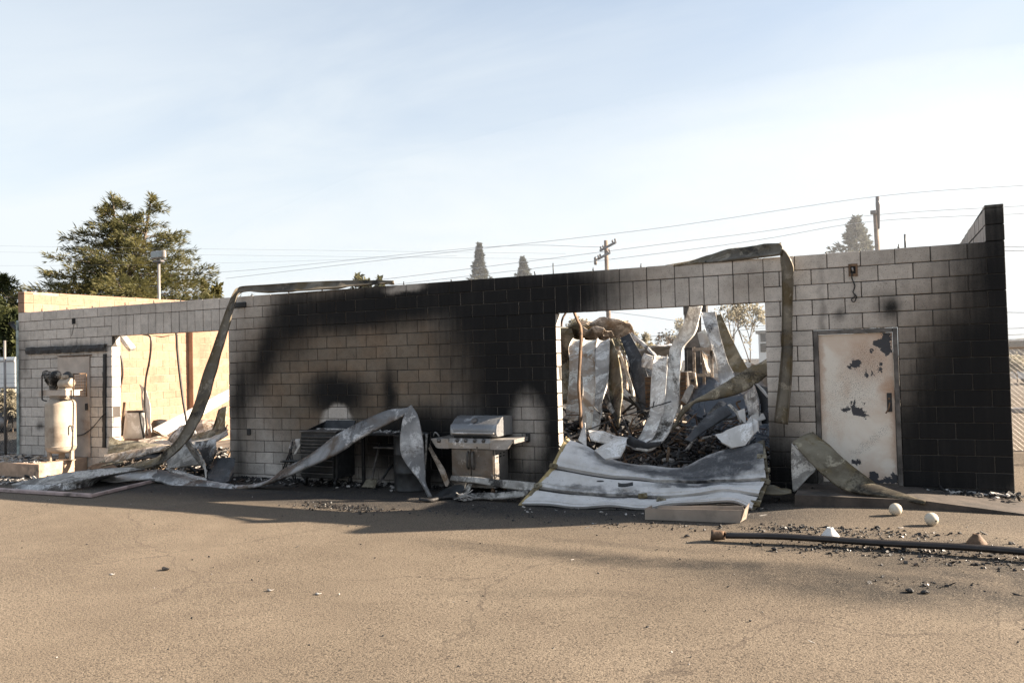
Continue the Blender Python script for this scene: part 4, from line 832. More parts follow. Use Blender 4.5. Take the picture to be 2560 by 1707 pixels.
tag(mb.build('crumpled_sheet', M_black), 'black crumpled sheet on the ground between strip and grill', 'metal sheet')
mb = MB(); ribbon(mb, [at('I', x, y, -.95) for x, y in ((560, 1380), (620, 1320), (660, 1260))], [at('I', x, y, -.97) for x, y in ((640, 1410), (690, 1340), (715, 1260))], lip=.015, bow=-.03, crump=.01)
tag(mb.build('curled_offcut', M_galv), 'small curled grey offcut below the left grill door', 'metal offcut')
mb = MB(); c = at('I', 600, 1470, -1.2); c.z = .08
for k in range(7):
    pts = [c + Vector((random.gauss(0, .09), random.gauss(0, .07), abs(random.gauss(0, .06))-.06)) for _ in range(6)]; mb.tube(cr(pts, 30), .007, 5)
tag(mb.build('wire_tangle', M_ash), 'pale tangle of burnt wire on the ground before the grill', 'wire')
mb = MB(); pts = [gr('I', x, y, .03) for x, y in ((-60, 1500), (100, 1510), (250, 1480), (420, 1465), (520, 1500))]; mb.tube(cr([wob(p, 8, .02) for p in pts], 24), .028, 7)
tag(mb.build('burnt_hose', M_char), 'charred hose lying on the ground below the hanging strip', 'hose')

# ------------------------------------------------------------------ collapsed garage door
LN = [([(160, 815), (400, 822), (620, 846), (900, 832), (1180, 856), (1400, 822), (1700, 803), (1930, 797), (2085, 862)], -1.25),
      ([(300, 672), (600, 718), (900, 738), (1130, 742), (1340, 756), (1500, 748), (1720, 716), (1900, 706), (2140, 735)], -1.0),
      ([(438, 502), (700, 552), (900, 582), (1070, 592), (1200, 606), (1300, 622), (1550, 630), (1800, 622), (2205, 606)], -.68),
      ([(550, 262), (690, 318), (800, 382), (950, 440), (1100, 468), (1200, 478), (1480, 500), (1720, 395), (2170, 272)], -.12)]
t = thing('garage_door', 'white sectional garage door collapsed and buckled in the right opening', 'garage door', (13.8, -.8, zg(13.8)))
def f_gd(tn, b):
    p = tn.pos(); w = tn.vm('ADD', p, tn.vm('SCALE', tn.vm('SUBTRACT', tn.noise(p, 3, 5, .65, col=True), (.5, .5, .5)))); w.node.inputs[1].links[0].from_node.inputs['Scale'].default_value = .5
    bl = lambda x, y, Y, rx, ry, a, so=.6: (lambda q: tn.ramp(tn.vm('LENGTH', (lambda m: (m.inputs['Location'].__setattr__('default_value', (q.x, q.y, q.z)), m.inputs['Scale'].__setattr__('default_value', (rx, ry*1.25, 50)), m.outputs[0])[2])(tn.node('ShaderNodeMapping', {0: w}, vector_type='TEXTURE'))), 1-so, 1+so*.5, a, 0.))(at('F', x, y, Y))
    k = union(tn, [bl(1700, 490, -.4, .75, .30, 1., .4), bl(2000, 430, -.35, .5, .30, .97, .4), bl(1450, 540, -.45, .7, .2, 1.), bl(1620, 665, -.82, .7, .07, .9), bl(1050, 500, -.35, .5, .18, .8), bl(760, 380, -.25, .3, .1, .55), bl(700, 690, -1.0, .5, .05, .6), bl(1000, 720, -1.02, .5, .04, .65)])
    fi = tn.noise(p, 30, 5, .75); md = tn.noise(p, 5, 5, .65)
    kk = tn.math('ADD', k, tn.math('MULTIPLY', tn.math('SUBTRACT', tn.math('ADD', tn.math('MULTIPLY', fi, .5), tn.math('MULTIPLY', md, .8)), .65), tn.math('MULTIPLY', k, 1.6)), clamp=True)
    c = tn.mix(tn.ramp(md, .35, .7), (.60, .585, .57), (.50, .485, .47)); gy = tn.ramp(tn.noise(p, 1.3, 4, .6), .5, .72)
    c = tn.mix(tn.math('MULTIPLY', gy, .5), c, (.36, .33, .28)); c = tn.mix(kk, c, tn.mix(tn.ramp(fi, .5, .7), (.035, .036, .04), (.085, .087, .092)))
    c = tn.mix(tn.math('MULTIPLY', tn.ramp(fi, .62, .68), .7), c, (.06, .055, .05))
    tn.put(b.inputs['Base Color'], c); b.inputs['Roughness'].default_value = .5; tn.put(b.inputs['Normal'], tn.bump(md, .25, .02))
M_gd = mat('scorched white door panel', f_gd)
def panel(lo, hi, yl, yh, off=0.):
    a = cr([at('F', x, y, yl) for x, y in lo], 33); b = cr([at('F', x, y, yh) for x, y in hi], 33); rows = []
    i_ = yl
    for p, q in zip(a, b):
        nrm = Vector((0, -.6, .8)); row = [p+nrm*.01+Vector((0, .02, -.03))]
        for j in range(13):
            u = (0, .06, .12, .15, .3, .46, .49, .52, .68, .82, .86, .92, 1)[j]; pr = .05*(1-u)**1.5 + (.014 if j in (3, 4, 5, 8, 9) else 0) + .015*math.sin(math.pi*u)*(.5+.5*math.sin(p.x*5)); row.append(wob(p.lerp(q, u)+nrm*(pr+off), 2.2, .014, 3))
        row.append(q+Vector((0, .02, -.03))); rows.append(row)
    return MB().grid(rows, .006, smooth=False)
pz_ = []
for i in range(3):
    o = panel(LN[i][0], LN[i+1][0], LN[i][1], LN[i+1][1]); pz_.append(o.build('door_section', M_gd, t))
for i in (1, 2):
    MB().tube([p+Vector((0, -.03, -.012)) for p in cr([at('F', x, y, LN[i][1]) for x, y in LN[i][0]], 33)], .014, 6).build('edge_shadow', M_dark, t)  # dark tubes drawn as the overlap shadow along the section seams
MB().tube([p+Vector((0, -.004, .0)) for p in cr([at('F', x, y, LN[0][1]) for x, y in LN[0][0]], 33)], .013, 6).build('edge_shadow', M_dark, t)  # the same dark line along the bottom edge
SL = [[(118, 812), (175, 722)], [(255, 662), (398, 492)], [(400, 478), (522, 236)]]; SR = [[(165, 815), (215, 755)], [(300, 672), (436, 502)], [(440, 500), (550, 262)]]
ys_ = ((-1.27, -1.12), (-1.0, -.7), (-.68, -.12))
SL[0] = [(118, 812), (250, 664)]; SR[0] = [(165, 815), (298, 674)]; ys_ = ((-1.27, -1.0), (-1.0, -.69), (-.68, -.12))
for (a, b, yy) in zip(SL, SR, ys_): RB('end_stile', None, None, M_yellow, (rows_('F', a, *yy), rows_('F', b, *yy)), parent=t, lip=.03, crump=.004, n=8, m=4)
for a, b, yy in (([(2180, 262), (2225, 600)], [(2130, 285), (2180, 605)], (-.12, -.68)), ([(2222, 612), (2165, 770)], [(2170, 612), (2120, 745)], (-.69, -1.05)), ([(2165, 772), (2095, 872)], [(2105, 760), (2055, 825)], (-1.06, -1.27))):
    RB('end_stile', None, None, M_olive, (rows_('F', a, *yy), rows_('F', b, *yy)), parent=t, lip=.03, crump=.006, n=8, m=4)
for x, y, Y in ((415, 485, -.74), (285, 648, -1.05), (1165, 735, -1.06), (1320, 772, -1.12), (2165, 405, -.4), (2195, 520, -.6), (2110, 800, -1.2), (2195, 615, -.75)):
    p = at('F', x, y, Y); MB().box(p, (.12, .03, .07), Matrix.Rotation(-.6, 3, 'X') @ Matrix.Rotation(U(-.4, .4), 3, 'Y'), bev=.008).lathe(p+Vector((0, -.02, .01)), [(.012, 0), (.012, .02), (.003, .022)], 8, Vector((0, -.7, .7))).build('hinge', M_olive, t)
rows = [[wob(at('F', 965+(1090-965)*u/4, 635+30*v/2+6*math.sin(u), -.90-.05*v)+Vector((0, -.04, .02)), 9, .008) for u in range(5)] for v in range(3)]
tag(MB().grid(rows, .004).build('char_flake', M_black), 'black rectangular flake lying on the white garage door', 'flake')
p = at('F', 815, 622, -.93); tag(MB().lathe(p+Vector((0, -.03, .012)), [(.01, 0), (.055, .004), (.04, .014), (.01, .018)], 12).build('char_flake', M_char), 'small oval charcoal flake lying on the white garage door', 'flake')
# box trough before the door
a = gr('F', 1185, 935); b = gr('F', 1985, 965); ln = (b-a); ang = math.atan2(ln.y, ln.x); n_ = Vector((-math.sin(ang), math.cos(ang), 0)); hgt = .135; wd = .22
t = thing('sheet_trough', 'long open box trough of tan sheet metal lying before the garage door', 'trough', (a+b)/2)
for nm, f, q in (('front_panel', [a, b, b+Vector((.02, 0, hgt+.01)), a+Vector((0, 0, hgt))], n_*.008), ('back_panel', [a+n_*wd, b+n_*wd, b+n_*wd+Vector((-.03, 0, hgt+.02)), a+n_*wd+Vector((.08, 0, hgt))], n_*.008), ('base_panel', [a+Vector((0, 0, .01))+n_*.01, b+Vector((0, 0, .01))+n_*.01, b+n_*(wd-.004)+Vector((0, 0, .01)), a+n_*(wd-.004)+Vector((0, 0, .01))], Vector((0, 0, .006))),
                 ('end_panel', [b+n_*.01+Vector((.002, 0, .02)), b+n_*(wd-.01)+Vector((.002, 0, .02)), b+n_*(wd+.02)+Vector((.03, .02, hgt+.05)), b+n_*.0+Vector((.05, -.02, hgt+.02))], Vector((.006, 0, 0))), ('end_panel', [a+n_*.01, a+n_*(wd-.01), a+n_*(wd-.01)+Vector((0, 0, hgt)), a+n_*.01+Vector((0, 0, hgt))], Vector((.006, 0, 0)))):
    MB().prism(f, q).build(nm, M_trough, t)
RB('bent_scrap', 'dark curved sheet under the right edge of the garage door', 'metal sheet', M_olive, (rows_('H', [(-60, 1290), (60, 1285), (205, 1325)], -.55), rows_('H', [(-70, 1350), (80, 1365), (215, 1345)], -.8)), lip=.02, crump=.02)

# ------------------------------------------------------------------ right pier strip, leaning strip, stoop
RB('roof_strip', 'bent roof strip rising over the wall top and hanging down the right pier', 'metal strip', M_bronze,
   ([('M', 1470, 243, .25), ('M', 1650, 210, .24), ('M', 1850, 143, .2), ('M', 2050, 112, .12), ('M', 2200, 102, .04), ('G', 100, 478, .0), ('G', 128, 496, -.04), ('G', 131, 560, -.06), ('G', 131, 640, -.065), ('G', 138, 720, -.07), ('G', 140, 900, -.08), ('G', 135, 1100, -.09), ('G', 130, 1400, -.10), ('H', 128, 60, -.12), ('H', 98, 400, -.16), ('H', 75, 600, -.2), ('H', 62, 715, -.22)],
    [('M', 1480, 246, .0), ('M', 1690, 220, -.02), ('M', 1850, 212, -.03), ('M', 2050, 190, -.06), ('M', 2210, 170, -.12), ('G', 110, 555, -.2), ('G', 140, 520, -.24), ('G', 190, 570, -.25), ('G', 240, 680, -.22), ('G', 240, 780, -.18), ('G', 232, 950, -.14), ('G', 228, 1130, -.12), ('G', 228, 1400, -.13), ('H', 228, 60, -.15), ('H', 208, 400, -.2), ('H', 190, 600, -.24), ('H', 178, 735, -.27)]), lip=.03, bow=-.035, crump=.012, n=100, m=9)
RB('leaning_strip', 'wide olive strip leaning at the foot of the steel door', 'metal strip', M_olive,
   ([('H', 410, 797, -.2), ('H', 560, 920, -.36), ('H', 740, 1085, -.55), ('H', 900, 1210, -.68), ('H', 1000, 1280, -.72), ('H', 1130, 1325, -.75), ('H', 1300, 1375, -.82), ('H', 1440, 1436, -1.0)],
    [('H', 222, 880, -.42), ('H', 400, 1080, -.6), ('H', 560, 1230, -.75), ('H', 700, 1320, -.85), ('H', 900, 1356, -.92), ('H', 1080, 1378, -.95), ('H', 1260, 1410, -1.0), ('H', 1432, 1441, -1.04)]), lip=.03, bow=.03, crump=.012, n=50)
RB('leaning_strip', 'short grey fold of strip standing under the leaning strip by the door', 'metal strip', M_galv, (rows_('H', [(214, 905), (212, 1050), (218, 1200), (228, 1342)], -.45, -.62), rows_('H', [(240, 925), (430, 1112), (360, 1220), (240, 1346)], -.44, -.62)), lip=.02, crump=.012)
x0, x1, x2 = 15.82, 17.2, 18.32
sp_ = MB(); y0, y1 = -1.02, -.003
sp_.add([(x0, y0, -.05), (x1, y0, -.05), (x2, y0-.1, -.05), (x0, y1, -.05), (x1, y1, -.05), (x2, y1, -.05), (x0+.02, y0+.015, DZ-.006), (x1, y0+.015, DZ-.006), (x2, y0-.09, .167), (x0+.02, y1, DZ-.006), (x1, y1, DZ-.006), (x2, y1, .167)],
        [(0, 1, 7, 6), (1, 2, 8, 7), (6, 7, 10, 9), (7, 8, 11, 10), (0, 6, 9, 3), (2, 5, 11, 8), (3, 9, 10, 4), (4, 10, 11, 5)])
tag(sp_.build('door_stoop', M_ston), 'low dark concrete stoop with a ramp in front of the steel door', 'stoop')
for lb, q, hole in (('cream glass globe touching the shadow edge by the stoop', ('K', 1475, 260), 0), ('cream glass globe in the sun nearer the pipe, with a dark hole', ('K', 1721, 330), 1)):
    p = gr(q[0], q[1], q[2]+36); r = .068
    t = thing('glass_globe', lb, 'globe', (p.x, p.y, zg(p.x)), 'glass lamp globes on the yard')
    MB().lathe((p.x, p.y, zg(p.x)+r), [(r*math.cos(a_)+1e-4, r*1.02*math.sin(a_)) for a_ in np.linspace(-1.57, 1.57, 18)], 28, Vector((.3, -.4, .8))).build('shell', M_globe, t)
    hv = Vector((.55, -.75, -.1)).normalized() if hole else Vector((-.5, .3, -.6)).normalized(); MB().lathe(Vector((p.x, p.y, zg(p.x)+r))+hv*(r*.985), [(.008, 0), (.011, .001), (.008, .003)], 12, hv).build('neck_hole', M_hole, t)
for lb, q, m_ in (('white cone shaped lamp base behind the long pipe', ('K', 1028, 446), M_white), ('rusty brown cone shaped lamp base by the right end of the pipe', ('K', 2030, 494), M_rust)):
    p = gr(*q); z = zg(p.x); tag(MB().lathe((p.x, p.y, z), [(.082, 0), (.088, .008), (.085, .02), (.06, .055), (.035, .085), (.03, .10), (.022, .102), (.02, .09)], 24).build('metal_cone', m_), lb, 'lamp base', 'cone lamp bases on the yard')
a = gr('K', 320, 470); b = gr('K', 2500, 622); t = thing('downspout', 'long dark brown downspout pipe lying across the right of the yard', 'pipe', a)
dv = (b-a); nn = Vector((-dv.y, dv.x, 0)).normalized(); mb = MB(); rows = []
for i in range(30):
    u = i/29; c = a + dv*u; c.z = zg(c.x)+.055+.008*math.sin(u*9)+.02*u; rows.append([c + nn*.04*math.cos(w)*(1.15) + Vector((0, 0, .029*math.sin(w))) for w in np.linspace(0, 2*math.pi, 13)])
mb.grid(rows, .004); mb.build('tube', M_dark, t)
rows = []
for i in range(6):
    u = i/5; c = a - dv.normalized()*(.02+.13*u); c.z = zg(c.x)+.055; s_ = 1+.5*u*u; rows.append([wob(c + nn*.045*math.cos(w)*s_ + Vector((0, 0, .04*math.sin(w)*s_)), 14, .025*u, 5) for w in np.linspace(0, 2*math.pi, 13)])
MB().grid(rows, .004).build('torn_end', M_rust, t)

# ------------------------------------------------------------------ wreckage inside the right opening
EB = [  # label, material, left edge, right edge, (Y start, end)
 ('leftmost of three pale roof strips draped over a ridge in the right opening', M_tanlit, [(262, 470), (245, 430), (205, 520), (215, 650), (210, 850), (190, 1050), (172, 1190)], [(350, 470), (345, 430), (333, 520), (335, 650), (320, 850), (315, 1050), (295, 1220)], (2.6, 1.2), (2.6, 1.2)),
 ('middle one of three pale roof strips draped over a ridge in the right opening', M_tanlit, [(360, 470), (352, 430), (338, 560), (335, 700), (345, 850), (340, 1000), (325, 1290)], [(475, 470), (482, 430), (465, 520), (462, 700), (465, 850), (455, 1050), (428, 1315)], (2.6, 1.0), (2.6, 1.0)),
 ('right one of three pale roof strips draped over a ridge in the right opening', M_galvlit, [(495, 470), (490, 430), (472, 520), (470, 700), (466, 900), (450, 1100), (432, 1310)], [(590, 460), (602, 428), (605, 520), (600, 700), (590, 850), (555, 1000), (500, 1315)], (2.6, 1.0), (2.6, 1.0)),
 ('dark pointed roof strip hanging right of the three pale strips', M_olive, [(600, 425), (602, 600), (610, 900), (640, 1100), (692, 1285)], [(632, 420), (690, 560), (725, 800), (730, 1000), (704, 1285)], (2.4, 1.2), (2.2, 1.0)),
 ('dark blue panel leaning steeply behind the central strips', M_blue, [(712, 410), (790, 620), (880, 1000), (950, 1200)], [(800, 365), (925, 600), (990, 800), (1010, 1180)], (3.4, 2.4), (3.4, 2.4)),
 ('narrow tan strip leaning in front of the dark blue panel', M_tanlit, [(697, 545), (745, 700), (800, 880), (845, 1000)], [(712, 540), (770, 690), (830, 870), (852, 985)], (2.2, 1.6), (2.2, 1.6)),
 ('grey slanted roof strip ending at a point above the small panel', M_galvd, [(803, 362), (930, 455), (1065, 590)], [(850, 445), (950, 520), (1060, 600)], (3.2, 2.6), (3.2, 2.6)),
 ('small crumpled grey panel left of the central strips', M_galvlit, [(945, 560), (1030, 590)], [(910, 690), (1035, 722)], (2.9, 2.7), (2.8, 2.6)),
 ('left of the two long roof strips curving down through the middle of the right opening', M_galvlit, [(1050, 590), (1022, 760), (1010, 950), (1000, 1150), (950, 1290), (885, 1420), (780, 1475)], [(1172, 590), (1167, 760), (1155, 950), (1130, 1150), (1090, 1290), (1040, 1400), (960, 1455)], (1.4, .0), (1.4, -.05)),
 ('right of the two long roof strips, hanging from the lintel down through the right opening', M_galvlit, [(1392, 100), (1340, 260), (1280, 380), (1207, 510), (1192, 620), (1176, 800), (1160, 1000), (1130, 1160), (1085, 1300), (1040, 1400), (960, 1465), (800, 1478)], [(1512, 95), (1480, 230), (1430, 380), (1332, 500), (1312, 600), (1300, 800), (1285, 1000), (1250, 1180), (1190, 1330), (1110, 1440), (1000, 1510), (860, 1505)], (.75, -.1), (.75, -.2)),
 ('pale folded flap curling out at the bottom of the central strips', M_white, [(450, 1510), (600, 1425), (780, 1368)], [(560, 1590), (700, 1570), (745, 1480)], (-.15, -.2), (-.45, -.4)),
 ('dark underside fold below the central strips', M_blue, [(785, 1368), (850, 1400), (960, 1450), (1110, 1440)], [(770, 1455), (860, 1490), (970, 1500), (1100, 1470)], (-.2, -.2), (-.15, -.15)),
 ('left of the two broad panels leaning at the right of the right opening', M_galvlit, [(1505, 165), (1560, 380), (1640, 620), (1692, 870)], [(1638, 155), (1692, 420), (1762, 660), (1832, 805)], (2.6, 1.8), (2.6, 1.8)),
 ('right of the two broad panels leaning at the right of the right opening', M_olive, [(1645, 182), (1695, 420), (1770, 660), (1850, 790)], [(1692, 170), (1792, 400), (1900, 610), (1968, 732)], (2.8, 2.0), (2.8, 2.0)),
 ('yellowish strip sweeping from the heap up to the right jamb', M_olive, [(1225, 1300), (1300, 1110), (1370, 1050), (1500, 1000), (1620, 910), (1800, 800), (1950, 720), (2170, 605)], [(1215, 1310), (1290, 1190), (1375, 1100), (1440, 1030), (1640, 1000), (1830, 960), (2000, 880), (2175, 740)], (.5, 1.3), (.4, 1.1)),
 ('dark slab of sheet standing below the yellowish strip', M_blue, [(1530, 1020), (1540, 1130), (1560, 1260)], [(1930, 960), (1930, 1100), (1900, 1230)], (1.9, 1.6), (1.9, 1.6)),
 ('grey curved sheet standing against the right jamb', M_galvd, [(1930, 980), (1970, 1100), (2000, 1250)], [(2030, 870), (2080, 1060), (2085, 1260)], (1.0, .7), (.8, .5)),
 ('dark sheet in the corner of the right jamb', M_blue, [(2040, 870), (2100, 1050), (2110, 1250)], [(2165, 900), (2170, 1050), (2170, 1240)], (.9, .6), (.7, .5)),
 ('broad black strip lying across the charred heap', M_blue, [(1340, 1400), (1480, 1230), (1600, 1130), (1720, 1075)], [(1400, 1410), (1560, 1290), (1700, 1215), (1800, 1150)], (.1, .5), (.0, .4)),
 ('white bent door skin lying on the right of the charred heap', M_white, [(1638, 1362), (1750, 1310), (1880, 1265), (2000, 1232)], [(1700, 1420), (1800, 1487), (1920, 1450), (2010, 1330)], (.0, .0), (-.15, -.15)),
 ('white curled flap at the right end of the charred heap', M_white, [(2010, 1205), (2060, 1230), (2062, 1320)], [(1990, 1300), (1975, 1400), (1960, 1440)], (.15, .0), (.0, -.1)),
 ('small white flap sticking up from the charred heap', M_white, [(1850, 1125), (1925, 1105)], [(1880, 1230), (1930, 1240)], (.5, .5), (.4, .4)),
 ('grey ledge of sheet along the floor left of the central strips', M_galvlit, [(385, 1310), (560, 1325), (700, 1365), (840, 1400)], [(420, 1400), (600, 1440), (740, 1450), (860, 1440)], (.4, .2), (.1, .0)),
 ('white pointed scrap standing before the draped strips', M_white, [(362, 1245), (330, 1330), (300, 1410)], [(368, 1245), (375, 1350), (380, 1480)], (-.02, -.1), (-.02, -.1)),
 ('dark leaning sheet between the pointed strip and the central strips', M_tanlit, [(740, 900), (730, 1000), (735, 1190)], [(850, 1000), (860, 1100), (890, 1290)], (2.6, 2.2), (2.6, 2.2)),
 ('pinkish sheet leaning behind the steel rack', M_tanlit, [(1470, 360), (1500, 540), (1560, 760)], [(1540, 320), (1640, 620), (1690, 860)], (3.6, 3.2), (3.6, 3.2)),
 ('tan panel catching the sun behind the draped strips', M_tanlit, [(600, 520), (600, 640), (605, 740)], [(715, 490), (690, 600), (640, 700)], (3.0, 3.0), (3.0, 3.0)),
 ('thin pale brace leaning by the right jamb, the lower one', M_white, [(2040, 870), (2160, 995)], [(2052, 865), (2165, 980)], (.7, .5), (.7, .5)),
 ('pinkish sheet slope behind the yellowish strip', M_tanlit, [(1925, 630), (1960, 720)], [(2050, 680), (2000, 740)], (2.6, 2.4), (2.4, 2.4)),
]
for lb, m_, a, b, ya, yb in EB:
    RB('roof_strip' if 'strip' in lb else 'bent_sheet', lb, 'metal strip' if 'strip' in lb else 'metal sheet', m_, (rows_('E', a, *ya), rows_('E', b, *yb)), 'wreckage in the right opening', lip=.03, crump=.024, m=7, bow=U(.0, .03), n=max(14, 5*len(a)), lin=len(a) <= 4)
for k, (x, y0, y1, Yd, w, m_, lb) in enumerate(((160, 560, 1010, 4.4, 150, M_olive, 'dark tall sheet at the back left, behind the leftmost draped strip'), (300, 600, 1080, 4.8, 160, M_tan, 'tan tall sheet at the back, behind the middle draped strip'), (480, 500, 1080, 5.0, 170, M_blue, 'dark tall sheet at the back, behind the right draped strip'), (680, 600, 1100, 4.6, 170, M_tan, 'tan tall sheet at the back, beside the pointed strip'), (860, 640, 1120, 4.9, 150, M_black, 'black tall sheet at the back, behind the dark blue panel'),
        (1010, 560, 1090, 5.2, 140, M_galvd, 'grey tall sheet at the back, behind the central strips'), (1230, 600, 1080, 5.4, 150, M_galv, 'pale tall sheet at the back, right behind the hanging strip'), (1400, 700, 1060, 5.0, 140, M_black, 'black sheet at the back, at the foot of the steel column'), (1580, 660, 1040, 4.6, 160, M_blue, 'dark sheet at the back, seen through the steel rack'), (1760, 700, 1030, 4.2, 200, M_galvd, 'grey sheet at the back, below the broad leaning panels'), (2000, 700, 1000, 4.0, 260, M_tan, 'tan sheet at the back by the right jamb'))):
    h = w/2; xs_ = U(-30, 30)
    RB('bent_sheet', lb, 'metal sheet', m_, (rows_('E', [(x-h+xs_, y0), (x-h-10, (y0+y1)/2+U(-40, 40)), (x-h, y1+60)], Yd, Yd-.5), rows_('E', [(x+h+xs_+U(-30, 30), y0+U(-40, 60)), (x+h+15, (y0+y1)/2+U(-40, 40)), (x+h, y1+60)], Yd-.2, Yd-.6)), 'sheets standing at the back of the wreckage', lip=.03, crump=.05, m=7, n=16, lin=True)
for lb, a, b, ya, yb, m_ in (('thin crumpled foil strip between the draped strips and the crossed timbers', [(610, 1000), (680, 1060), (740, 1180)], [(650, 960), (720, 1030), (790, 1170)], (1.9, 1.7), (1.9, 1.7), M_tan), ('narrow grey strip leaning left across the draped strips foot', [(540, 960), (600, 1100), (690, 1260)], [(575, 950), (640, 1090), (720, 1250)], (1.5, 1.2), (1.5, 1.2), M_galvd),
        ('pale torn strip leaning on the drawer cabinet', [(1300, 1020), (1350, 930), (1410, 860)], [(1350, 1050), (1400, 960), (1440, 880)], (1.7, 1.9), (1.7, 1.9), M_galv), ('grey torn strip behind the black strip on the heap', [(1560, 1150), (1640, 1060), (1700, 1010)], [(1620, 1180), (1700, 1100), (1760, 1040)], (1.1, 1.3), (1.1, 1.3), M_galv), ('curled white strip by the right jamb above the door skin', [(1930, 1250), (1990, 1180), (2100, 1150)], [(1960, 1290), (2020, 1230), (2120, 1200)], (.5, .6), (.4, .5), M_white), ('thin pale sliver crossing the lower right of the heap', [(1760, 1070), (1850, 1160), (1890, 1250)], [(1785, 1065), (1870, 1150), (1905, 1240)], (.6, .4), (.6, .4), M_galv)):
    RB('bent_strip', lb, 'metal strip', m_, (rows_('E', a, *ya), rows_('E', b, *yb)), 'wreckage in the right opening', lip=.02, crump=.03, m=5, n=14, lin=True)
rubble('charred_heap', 'high dark bank of burnt debris at the back of the wreckage', lambda: (U(10.5, 17.8), U(3.0, 6.0), 1), 2400, .13, [M_char, M_black, M_char, M_frame, M_wood, M_tan], hfun=lambda x, y: .35+.95*math.exp(-((y-4.6)/1.1)**2)*(.7+.3*math.sin(x*2.3)), sticks=.5)
mb = MB()
for _ in range(70):
    c = Vector((U(12.7, 15.3), U(.1, 2.6), .15+hh(14.5, 1.1)*random.random())); d_ = Vector((random.gauss(0, .3), random.gauss(0, .25), random.gauss(.05, .18)))
    mb.tube(cr([c-d_, c+Vector((random.gauss(0, .08), 0, random.gauss(.03, .08))), c+d_], 9), U(.006, .016), 5, random.choice((0, 0, 1)))
tag(mb.build('wire_litter', [M_char, M_rust], org=Vector()), 'burnt wires and rods tangled through the charred heap', 'debris', kind='stuff')
# rolls and crumples at the back
for lb, x, y, Y, w, h in (('crumpled pale roof sheet highest at the back of the heap', 560, 340, 4.4, .55, .40), ('crumpled pale sheet at the back, behind the leftmost draped strip', 220, 330, 4.2, .5, .16), ('crumpled dark sheet at the back, behind the bent track', 370, 370, 4.0, .28, .22), ('crumpled tan sheet at the back, left of the highest one', 470, 370, 3.8, .26, .24), ('crumpled white sheet at the back, above the small grey panel', 1090, 560, 4.2, .42, .22), ('crumpled dark sheet at the far left behind the draped strips', 170, 470, 4.0, .25, .6)):
    c = at('E', x, y, Y); sd_ = U(0, 90); rows = []
    for i in range(14):
        rows.append([wob(c + Vector(((i/13-.5)*2*w, .25*math.cos(j/9*5.2), h*(math.sin(j/9*3.1)-.45))), 3.2, .16, sd_) for j in range(10)])
    tag(MB().grid(rows, .005, smooth=False).build('crumpled_sheet', M_tan if 'tan' in lb or 'pale' in lb else (M_white if 'white' in lb else M_olive)), lb, 'metal sheet', 'crumpled sheets at the back')
    q = c.copy(); 
for lb, pts, r, Y in (('brown bent door track curving down inside the left jamb of the right opening', [(258, 160), (290, 240), (318, 300), (325, 400), (318, 560), (305, 780), (303, 900), (318, 1100), (328, 1300)], .045, .55), ('short arched end of door track in the top left corner of the right opening', [(178, 160), (150, 205), (135, 250), (132, 300)], .028, .5)):
    tag(MB().tube(cr([at('E', x, y, Y) for x, y in pts], 44), r, 8, flat=.5).build('door_track', M_rust), lb, 'track', 'bent door tracks')
bm_ = at('E', 1425, 450, 4.6); zt3 = at('E', 1425, 105, 4.6).z
t = thing('steel_column', 'dark steel column standing behind the hanging strip in the right opening', 'column', (bm_.x, 4.6, 0))
MB().box((bm_.x, 4.52, zt3/2), (.30, .016, zt3)).box((bm_.x, 4.68, zt3/2), (.30, .016, zt3)).box((bm_.x, 4.6, zt3/2), (.012, .15, zt3)).build('shaft', M_frame, t)
a, b = at('E', 1335, 110, 4.6), at('E', 1560, 185, 4.6); MB().box(((a.x+b.x)/2, 4.6, zt3+.05), (b.x-a.x, .2, .42)).build('beam_stub', M_frame, t)
Y = 2.9; t = thing('steel_rack', 'slotted steel rack frame standing empty among the wreckage', 'rack', at('E', 1470, 870, Y)); t.location.z = .03
def post(x, y0, y1, Yp, m_=M_tan):
    a, b = at('E', x, y0, Yp), at('E', x+6, y1, Yp); mb = MB().box((a+b)/2, (.05, .012, (a-b).length), bev=.002).box((a+b)/2+Vector((-.02, .025, 0)), (.008, .045, (a-b).length))
    o = mb.build('post', m_, t)
post(1350, 510, 760, Y+.5, M_black); post(1428, 500, 775, Y, M_tan); post(1522, 505, 870, Y+.5, M_tan); post(1600, 510, 800, Y, M_tan)
for y in (520, 775):
    a, b = at('E', 1425, y, Y-.02), at('E', 1605, y, Y-.02); MB().box((a+b)/2, ((b-a).length, .02, .055)).box((a+b)/2+Vector((0, .02, -.02)), ((b-a).length, .04, .01)).build('beam', M_tan, t)
    a, b = at('E', 1340, y-5, Y+.5), at('E', 1525, y-5, Y+.5); MB().box((a+b)/2, ((b-a).length, .02, .045)).build('beam', M_black, t)
